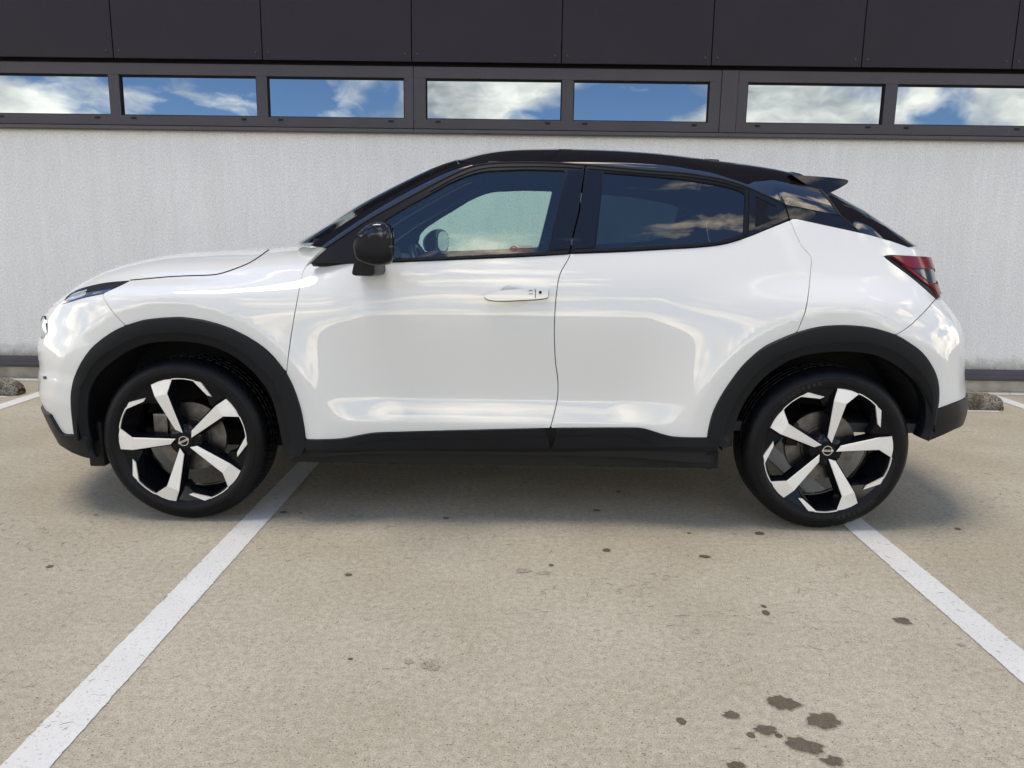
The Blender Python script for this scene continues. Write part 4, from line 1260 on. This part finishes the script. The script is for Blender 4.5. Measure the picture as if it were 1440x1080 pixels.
for a in gy:
    y_ = 2.892 + 0.083 * np.sign(math.cos(a)) * abs(math.cos(a)) ** 0.75
    V.append((mx.max() - 0.001 - 0.30 * (y_ - 2.80), y_, mcz + 0.004 + 0.060 * np.sign(math.sin(a)) * abs(math.sin(a)) ** 0.75))
two('mirror_glass', V, [tuple(range(30))], mirror_g, dm, dm2, False)

# ---- round headlamp
ts = np.linspace(T0 + .1, TF, 400)
nn = surf_normals(P, ts, np.full(400, .745))
kk = int(np.argmin(np.abs(np.degrees(np.arctan2(-nn[:, 1], -nn[:, 0])) - 40)))
hp3 = np.array([float(q_) for q_ in P(ts[kk], .748)]) + np.array([0.010, 0.004, 0.0]); hn = np.array([-math.cos(RAD(40)), -math.sin(RAD(40)), 0.06]); hn /= np.linalg.norm(hn)
hu = np.cross([0, 0, 1], hn); hu /= np.linalg.norm(hu); hv = np.cross(hn, hu)
def lathe_disc(c, n_, u_, v_, prof, seg=40):
    V = []; F = []
    for r_, h_ in prof:
        for k in range(seg):
            a = 2 * math.pi * k / seg
            V.append(c + n_ * h_ + u_ * r_ * math.cos(a) + v_ * r_ * math.sin(a))
    for i in range(len(prof) - 1):
        for k in range(seg):
            F.append((i * seg + k, (i + 1) * seg + k, (i + 1) * seg + (k + 1) % seg, i * seg + (k + 1) % seg))
    return np.array(V), F
V, F = lathe_disc(hp3, hn, hu, hv, [(0.0815, -0.03), (0.081, 0.002), (0.0795, 0.004), (0.078, 0.002)])
hl, hl2 = two('headlamp', V, F, drl_m, car, car, True, 40)
V, F = lathe_disc(hp3, hn, hu, hv, [(0.079, 0.001), (0.06, 0.008), (0.03, 0.013), (0.002, 0.014)])
two('lamp_lens', V, F, clearlens, hl, hl2, True)
spot(P, 63.5, 531, 2.2, 0.003, satin, 'parking_sensor', fbump, fbump)

# ---- wheels
def ringpts(poly): return np.array([(r_ * math.cos(RAD(a)), r_ * math.sin(RAD(a))) for a, r_ in poly])
RR = 0.2640
def lathe(prof, seg, fn=None):
    V = []; F = []
    for i, (r_, y_) in enumerate(prof):
        for k in range(seg):
            a = 2 * math.pi * k / seg
            rr = fn(r_, y_, k, a) if fn else r_
            V.append((rr * math.cos(a), y_, rr * math.sin(a)))
    n_ = len(prof)
    for i in range(n_ - 1):
        for k in range(seg):
            F.append((i * seg + k, i * seg + (k + 1) % seg, (i + 1) * seg + (k + 1) % seg, (i + 1) * seg + k))
    return V, F
def loft_rings(rings):
    """rings: list of (poly2d, y or list of y)"""
    V = []; n_ = len(rings[0][0])
    for poly, ys_ in rings:
        ys_ = np.broadcast_to(ys_, n_)
        for (a, b), y_ in zip(poly, ys_): V.append((a, y_, b))
    F = [(i * n_ + j, (i + 1) * n_ + j, (i + 1) * n_ + (j + 1) % n_, i * n_ + (j + 1) % n_) for i in range(len(rings) - 1) for j in range(n_)]
    return V, F, n_
SEG = 288
def tread(style):
    def f(r_, y_, k, a):
        if r_ > 0.3405 and any(abs(y_ - g_) < 0.0041 for g_ in (0.078, 0.112, 0.147)): return r_ - 0.007
        if style == 0 and 0.026 < y_ < 0.2 and r_ > 0.330:
            ph = (k + int(abs(y_ - 0.112) * 160)) % 5
            if ph == 0: return r_ - 0.0055
        if style == 1 and 0.02 < y_ < 0.205 and r_ > 0.322:
            ph = (k + int(abs(y_ - 0.112) * 130)) % 9
            if ph == 0: return r_ - 0.004
        return r_
    return f
tyre_prof = [(0.253, 0.030), (0.256, 0.016), (0.262, 0.0105), (0.267, 0.0085), (0.270, 0.0050), (0.279, 0.0015), (0.289, 0.0), (0.2985, 0.0008), (0.3005, 0.0030), (0.309, 0.0050), (0.318, 0.0100), (0.3245, 0.0160), (0.331, 0.0235), (0.3362, 0.0330), (0.3395, 0.0440), (0.3415, 0.0560),
             (0.3423, 0.0730), (0.3423, 0.0745), (0.3423, 0.0815), (0.3423, 0.083), (0.3425, 0.107), (0.3425, 0.1085), (0.3425, 0.1155), (0.3425, 0.117), (0.3423, 0.142), (0.3423, 0.1435), (0.3423, 0.1505), (0.3423, 0.152), (0.3415, 0.170), (0.3395, 0.181), (0.335, 0.196), (0.326, 0.209), (0.309, 0.219), (0.285, 0.224), (0.265, 0.215), (0.253, 0.195)]
SP = [(0, .985), (-6.5, .990), (-13, .990), (-19.5, .985), (-11.5, .775), (-19.5, .135), (6.8, .215), (2.3, .80)]
SLV = [(-38.5, .982), (-42, .992), (-45.5, .997), (-59.8, .862), (-55.2, .845)]
WEB = [(-39.5, .975), (-55, .825), (-63.5, .70), (-69, .72), (-71.5, .90), (-72.5, .99), (-59, 1.0), (-45, 1.0)]
def wheel(hub_x, phase, style, front, far=False, steer=0.0):
    yo = 3.026
    def put(V):
        V = np.asarray(V, float)
        c_, s_ = math.cos(steer), math.sin(steer)
        x_, y_ = V[:, 0].copy(), V[:, 1].copy() - 0.11
        V = np.stack([x_ * c_ - y_ * s_ + hub_x, x_ * s_ + y_ * c_ + 0.11 + yo, V[:, 2] + HUBZ], 1)
        if far: V[:, 1] = 2 * YC - V[:, 1]
        return V
    def mk(name, V, F, mat, par, smooth=False, sharp=None):
        bm = bmesh.new(); bv = [bm.verts.new(p_) for p_ in put(V)]
        for f in F:
            try: bm.faces.new([bv[int(i)] for i in f])
            except ValueError: pass
        o_ = from_bm(name, bm, mat, par, smooth)
        if sharp: o_.data.set_sharp_from_angle(angle=RAD(sharp))
        return o_
    V, F = lathe([(0.2645, 0.0125), (0.2615, 0.0135), (0.2575, 0.016), (0.2540, 0.030), (0.250, 0.05), (0.238, 0.08), (0.230, 0.13), (0.236, 0.19), (0.250, 0.205)], 96)
    wh = mk('wheel', V, F, wblack, car, True, 40)
    V, F = lathe(tyre_prof, SEG, tread(style))
    mk('tyre', V, F, rubber, wh, True, 32)
    # bright machined edge only where the photo shows it: from each spoke foot to its sliver
    for s_ in range(5):
        ph = phase + 72 * s_
        a0, a1 = -19.4, -40.0
        n_ = 16; V2, F2 = [], []
        for i in range(n_ + 1):
            a = RAD(ph + a0 + (a1 - a0) * i / n_)
            w_ = 0.0030 + 0.0012 * abs(2 * i / n_ - 1)
            for r_, y_ in ((0.2630, 0.0085), (0.2630 - w_, 0.0085), (0.2630 - w_ - 0.001, 0.014)):
                V2.append((r_ * math.cos(a), y_, r_ * math.sin(a)))
            if i:
                b = 3 * i
                F2 += [(b - 3, b, b + 1, b - 2), (b - 2, b + 1, b + 2, b - 1)]
        mk('machined_edge', V2, F2, alloy, wh)
    # centre
    V, F = lathe([(0.002, 0.018), (0.034, 0.018), (0.036, 0.020), (0.036, 0.026), (0.060, 0.030), (0.068, 0.036), (0.072, 0.08)], 40)
    mk('hub', V, F, wblack, wh, True, 30)
    for s_ in range(5):
        ph = phase + 72 * s_
        rot = lambda pl: ringpts([(a + ph, r_ * RR) for a, r_ in pl])
        fc = rot(SP)
        yf = np.array([.0085, .0080, .0080, .0085, .0045, .0165, .0160, .0045])
        V, F, n_ = loft_rings([(fc, yf), (shrink(fc, -0.0012), yf + 0.0016), (shrink(fc, -0.0014), yf + 0.005)])
        F = [(7, 0, 1, 2, 3, 4), (7, 4, 5, 6)] + F
        sp = mk('spoke', V, F, alloy, wh, False)
        b1 = shrink(fc, -0.002); b2 = shrink(fc, -0.0065); b3 = shrink(fc, -0.013)
        for bb in (b1, b2, b3):
            rr = np.linalg.norm(bb, axis=1); lim = 0.2612
            bb *= np.minimum(1, lim / rr)[:, None]
        V, F, n_ = loft_rings([(b1, yf + 0.003), (b2, yf + 0.013), (b3, yf + 0.05)])
        F = F + [tuple(range(n_))]
        mk('spoke_flank', V, F, wblack, sp, False)
        wb = rot(WEB); w2 = shrink(wb, -0.010); rr = np.linalg.norm(w2, axis=1); w2 *= np.minimum(1, 0.2595 / rr)[:, None]
        yw = np.array([.014, .016, .030, .034, .026, .018, .017, .014])
        V, F, n_ = loft_rings([(wb, yw), (w2, yw + 0.035)])
        mk('spoke_web', V, F + [tuple(range(n_))], wblack, sp, False)
        sl = rot(SLV)
        V, F, n_ = loft_rings([(sl, [.0085, .0085, .0090, .0115, .0115]), (shrink(sl, -0.001), [.0140] * 3 + [.0165] * 2)])
        mk('rim_accent', V, [tuple(range(n_))] + F, alloy, sp, False)
        a = RAD(ph + 36.5); cx_, cz_ = 0.0565 * math.cos(a), 0.0565 * math.sin(a)
        V, F = lathe([(0.001, 0.026), (0.008, 0.0265), (0.0105, 0.030), (0.0105, 0.05)], 12)
        V = [(x_ + cx_, y_ + 0.004, z_ + cz_) for x_, y_, z_ in V]
        mk('wheel_bolt', V, F, satin, wh, True, 40)
    # emblem: ring and bar
    e_ang = RAD(26) if front else 0.0
    V = []; F = []
    for i in range(40):
        a = 2 * math.pi * i / 40
        for r_, y_ in ((0.0205, 0.0172), (0.0205, 0.0158), (0.0172, 0.0158), (0.0172, 0.0172)):
            V.append((r_ * math.cos(a), y_, r_ * math.sin(a)))
        for j in range(3):
            F.append((i * 4 + j, i * 4 + j + 1, ((i + 1) % 40) * 4 + j + 1, ((i + 1) % 40) * 4 + j))
    k0 = len(V)
    bv, bf = box_v(-0.0235, 0.0235, 0.0150, 0.0172, -0.0042, 0.0042)
    V += [(x_ * math.cos(e_ang) - z_ * math.sin(e_ang), y_, x_ * math.sin(e_ang) + z_ * math.cos(e_ang)) for x_, y_, z_ in bv]
    F += [tuple(i + k0 for i in f) for f in bf]
    mk('wheel_emblem', V, F, chrome, wh)
    if not far:
        word = text_mesh('NISSAN', 0.0062)
        if word:
            tv, tf = word
            tv = [(x_ * 1.35, y_) for x_, y_ in tv]
            V = [(x_ * math.cos(e_ang) - z_ * math.sin(e_ang), 0.01485, x_ * math.sin(e_ang) + z_ * math.cos(e_ang)) for x_, z_ in tv]
            mk('emblem_word', V, tf, deep, wh)
        if not front:
            for th0 in (118, -62):
                for i, ch in enumerate('GOODYEAR'):
                    tv, tf = text_mesh(ch, 0.022)
                    a = th0 - (i - 3.5) * 4.4
                    ca, sa_ = math.cos(RAD(a - 90)), math.sin(RAD(a - 90)); r0 = 0.286
                    V = []
                    for x_, z_ in tv:
                        X_ = x_ * ca - (z_ + r0) * sa_; Z_ = x_ * sa_ + (z_ + r0) * ca
                        V.append((X_, -0.0012, Z_))
                    mk('sidewall_letter', V, tf, letter_m, wh)
    # brake
    V, F = lathe([(0.072, 0.092), (0.082, 0.092), (0.084, 0.096), (0.146, 0.096), (0.146, 0.118), (0.08, 0.118)], 64)
    mk('brake_disc', V, F, disc_m, wh, True, 30)
    V, F = lathe([(0.001, 0.07), (0.06, 0.07), (0.073, 0.076), (0.0735, 0.12)], 40)
    mk('disc_hat', V, F, satin, wh, True, 30)
    return wh
letter_m = simple('moulded_rubber_letter', (0.022, 0.022, 0.023), 0.45, spec=0.3)
def text_mesh(body, size):
    cu = bpy.data.curves.new('lettering', 'FONT')
    cu.body = body; cu.size = size; cu.align_x = 'CENTER'; cu.align_y = 'CENTER'; cu.resolution_u = 2; cu.offset = size * 0.012
    o = bpy.data.objects.new('lettering', cu)
    C.objects.link(o)
    me = o.to_mesh()
    tv = [(v.co.x, v.co.y) for v in me.vertices]; tf = [tuple(p_.vertices) for p_ in me.polygons]
    o.to_mesh_clear()
    bpy.data.objects.remove(o); bpy.data.curves.remove(cu)
    return tv, tf
for far in (False, True):
    wheel(HXF, 187.9, 0, True, far, steer=RAD(0))
    wheel(HXR, 86.5, 1, False, far)

# ---- calipers, wheel wells, floor
for hx, cx0, cx1 in ((HXF, -0.150, -0.09), (HXR, -0.150, -0.10)):
    for far in (False, True):
        y0, y1 = 3.026 + 0.078, 3.026 + 0.14
        if far: y0, y1 = 2 * YC - y1, 2 * YC - y0
        box('brake_caliper', hx + cx0, hx + cx1, y0, y1, HUBZ + 0.0, HUBZ + 0.10, disc_m if hx == HXF else satin, car, 0.012)
        # well liner
        V = []; F = []; n_ = 28
        ya, yb = (3.035, 3.42) if not far else (2 * YC - 3.42, 2 * YC - 3.035)
        for i in range(n_ + 1):
            a = RAD(10 + 172 * i / n_)
            for y_ in (ya, yb):
                V.append((hx + 0.432 * math.cos(a), y_, HUBZ + 0.01 + 0.432 * math.sin(a)))
            if i: F.append((2 * i - 2, 2 * i - 1, 2 * i + 1, 2 * i))
        yi = yb if not far else ya
        k0 = len(V); V.append((hx, yi, HUBZ + 0.12))
        for i in range(n_): F.append((k0, 2 * i + (1 if not far else 0), 2 * i + 2 + (1 if not far else 0)))
        link('wheel_well', V, F, deep, car)
box('floor_pan', HXF + 0.42, HXR - 0.42, 3.12, 2 * YC - 3.12, 0.235, 0.31, deep, car, 0.01)
box('underbody_shade_box', HXF + 0.38, HXR - 0.38, 3.55, 2 * YC - 3.55, 0.205, 0.24, deep, car, 0.01)  # unseen box added to deepen the shadow under the car
box('engine_tray', float(XF(0.4)) + 0.25, HXF + 0.42, 3.43, 2 * YC - 3.43, 0.22, 0.30, deep, car, 0.01)
box('boot_floor', HXR - 0.42, float(XR(0.4)) - 0.40, 3.45, 2 * YC - 3.45, 0.34, 0.42, deep, car, 0.01)
fx0, fz0 = hit_y(985, 645, 3.2)
V = [(fx0 - 0.012, 3.13, 0.30), (fx0 + 0.03, 3.13, 0.30), (fx0 + 0.030, 3.13, 0.225), (fx0 + 0.006, 3.13, 0.235)]
V += [(a, b + 0.10, c) for a, b, c in V]
two('mud_deflector', V, [(0, 1, 2, 3), (7, 6, 5, 4), (0, 4, 5, 1), (1, 5, 6, 2), (2, 6, 7, 3), (3, 7, 4, 0)], satin, car, car, False)
vx, _ = hit_y(138, 655, 3.1)
box('mud_deflector', float(vx) - 0.045, float(vx) + 0.02, 3.115, 3.24, 0.205, 0.40, deep, car, 0.012)

# ---- cabin
box('cabin_floor', -0.95, 1.75, 3.13, 2 * YC - 3.13, 0.40, 0.44, cabin, car)
box('boot_cover', 1.18, 1.78, 3.35, 2 * YC - 3.35, 1.0, 1.03, cabin, car, 0.01)
dp = [(-0.86, 0.7), (-0.88, 1.00), (-0.84, 1.045), (-0.78, 1.07), (-0.66, 1.085), (-0.58, 1.065), (-0.54, 1.0), (-0.56, 0.85), (-0.62, 0.7)]
ys = [3.22, 3.26, 3.9, 2 * YC - 3.26, 2 * YC - 3.22]
V = [(a, y_, b) for y_ in ys for a, b in dp]; k = len(dp)
F = [(i * k + j, i * k + (j + 1) % k, (i + 1) * k + (j + 1) % k, (i + 1) * k + j) for i in range(len(ys) - 1) for j in range(k)] + [tuple(range(k)), tuple(range(5 * k - 1, 4 * k - 1, -1))]
dash = link('dashboard', V, F, cabin, car, smooth=False)
bd = [(-0.70, 1.06), (-0.68, 1.11), (-0.62, 1.135), (-0.56, 1.13), (-0.545, 1.06)]
V = [(a, y_, b) for y_ in (3.36, 3.40, 3.66, 3.70) for a, b in [(p_, 1.06 + (q_ - 1.06) * (0.8 if y_ in (3.36, 3.70) else 1)) for p_, q_ in bd]]
k = 5
F = [(i * k + j, i * k + (j + 1) % k, (i + 1) * k + (j + 1) % k, (i + 1) * k + j) for i in range(3) for j in range(k)] + [tuple(range(k)), tuple(range(4 * k - 1, 3 * k - 1, -1))]
link('instrument_hood', V, F, cabin, dash)
# steering wheel
sw_c = np.array([-0.40, 3.53, 0.965]); nrm_ = np.array([math.cos(RAD(24)), 0, math.sin(RAD(24))]); su = np.array([0, 1.0, 0]); sv = np.cross(nrm_, su)
pts = [sw_c + 0.183 * (math.cos(a) * su + math.sin(a) * sv) for a in np.linspace(0, 2 * math.pi, 49)]
V, F = tube(np.array(pts), 0.0165, 10)
sw = link('steering_wheel', V, F, satin, car, smooth=True)
V, F = lathe_disc(sw_c - nrm_ * 0.02, nrm_, su, sv, [(0.07, -0.05), (0.072, 0.0), (0.05, 0.02), (0.002, 0.025)], 24)
link('wheel_boss', V, F, satin, sw, smooth=True)
for a in (0, math.pi, -math.pi / 2):
    d_ = math.cos(a) * su + math.sin(a) * sv
    V, F = tube(np.array([sw_c - nrm_ * 0.01 + d_ * 0.05, sw_c + d_ * 0.18]), 0.014, 8)
    link('wheel_spoke', V, F, satin, sw, smooth=True)
def seat(y0, y1, x0, back_top, head=True):
    yc_ = (y0 + y1) / 2
    def loft_box(secs):
        V = []; 
        for (xa, xb, ya, yb, z_) in secs:
            V += [(xa, ya, z_), (xb, ya, z_), (xb, yb, z_), (xa, yb, z_)]
        F = [(0, 3, 2, 1), tuple(range(len(V) - 4, len(V)))]
        for i in range(len(secs) - 1):
            for j in range(4):
                F.append((4 * i + j, 4 * i + (j + 1) % 4, 4 * i + 4 + (j + 1) % 4, 4 * i + 4 + j))
        bm = bmesh.new(); bv = [bm.verts.new(p_) for p_ in V]
        for f in F: bm.faces.new([bv[i] for i in f])
        bmesh.ops.bevel(bm, geom=bm.edges[:], offset=0.022, segments=3, affect='EDGES')
        return bm
    st = from_bm('seat', loft_box([(x0 - 0.50, x0 + 0.08, y0, y1, 0.46), (x0 - 0.52, x0 + 0.06, y0, y1, 0.62)]), cabin, car, True)
    from_bm('seat_back', loft_box([(x0 - 0.02, x0 + 0.14, y0, y1, 0.60), (x0 + 0.06, x0 + 0.19, y0, y1, 0.90), (x0 + 0.14, x0 + 0.24, y0 + 0.03, y1 - 0.03, back_top)]), cabin, st, True)
    if head:
        from_bm('headrest', loft_box([(x0 + 0.17, x0 + 0.25, yc_ - 0.10, yc_ + 0.10, back_top + 0.05), (x0 + 0.16, x0 + 0.26, yc_ - 0.13, yc_ + 0.13, back_top + 0.13), (x0 + 0.18, x0 + 0.25, yc_ - 0.11, yc_ + 0.11, back_top + 0.21)]), cabin, st, True)
seat(3.28, 3.74, 0.04, 1.13); seat(2 * YC - 3.74, 2 * YC - 3.28, 0.04, 1.13)
seat(3.22, 2 * YC - 3.22, 0.86, 1.10, False)
V = []
rv, rf = box_v(-0.42, -0.40, 3.79, 4.01, 1.395, 1.455)
box('interior_mirror', -0.43, -0.40, 3.79, 4.01, 1.395, 1.455, satin, car, 0.008)
for y0 in (3.32, 4.02):
    box('sun_visor', -0.13, 0.02, y0, y0 + 0.40, 1.478, 1.492, liner, car, 0.006)
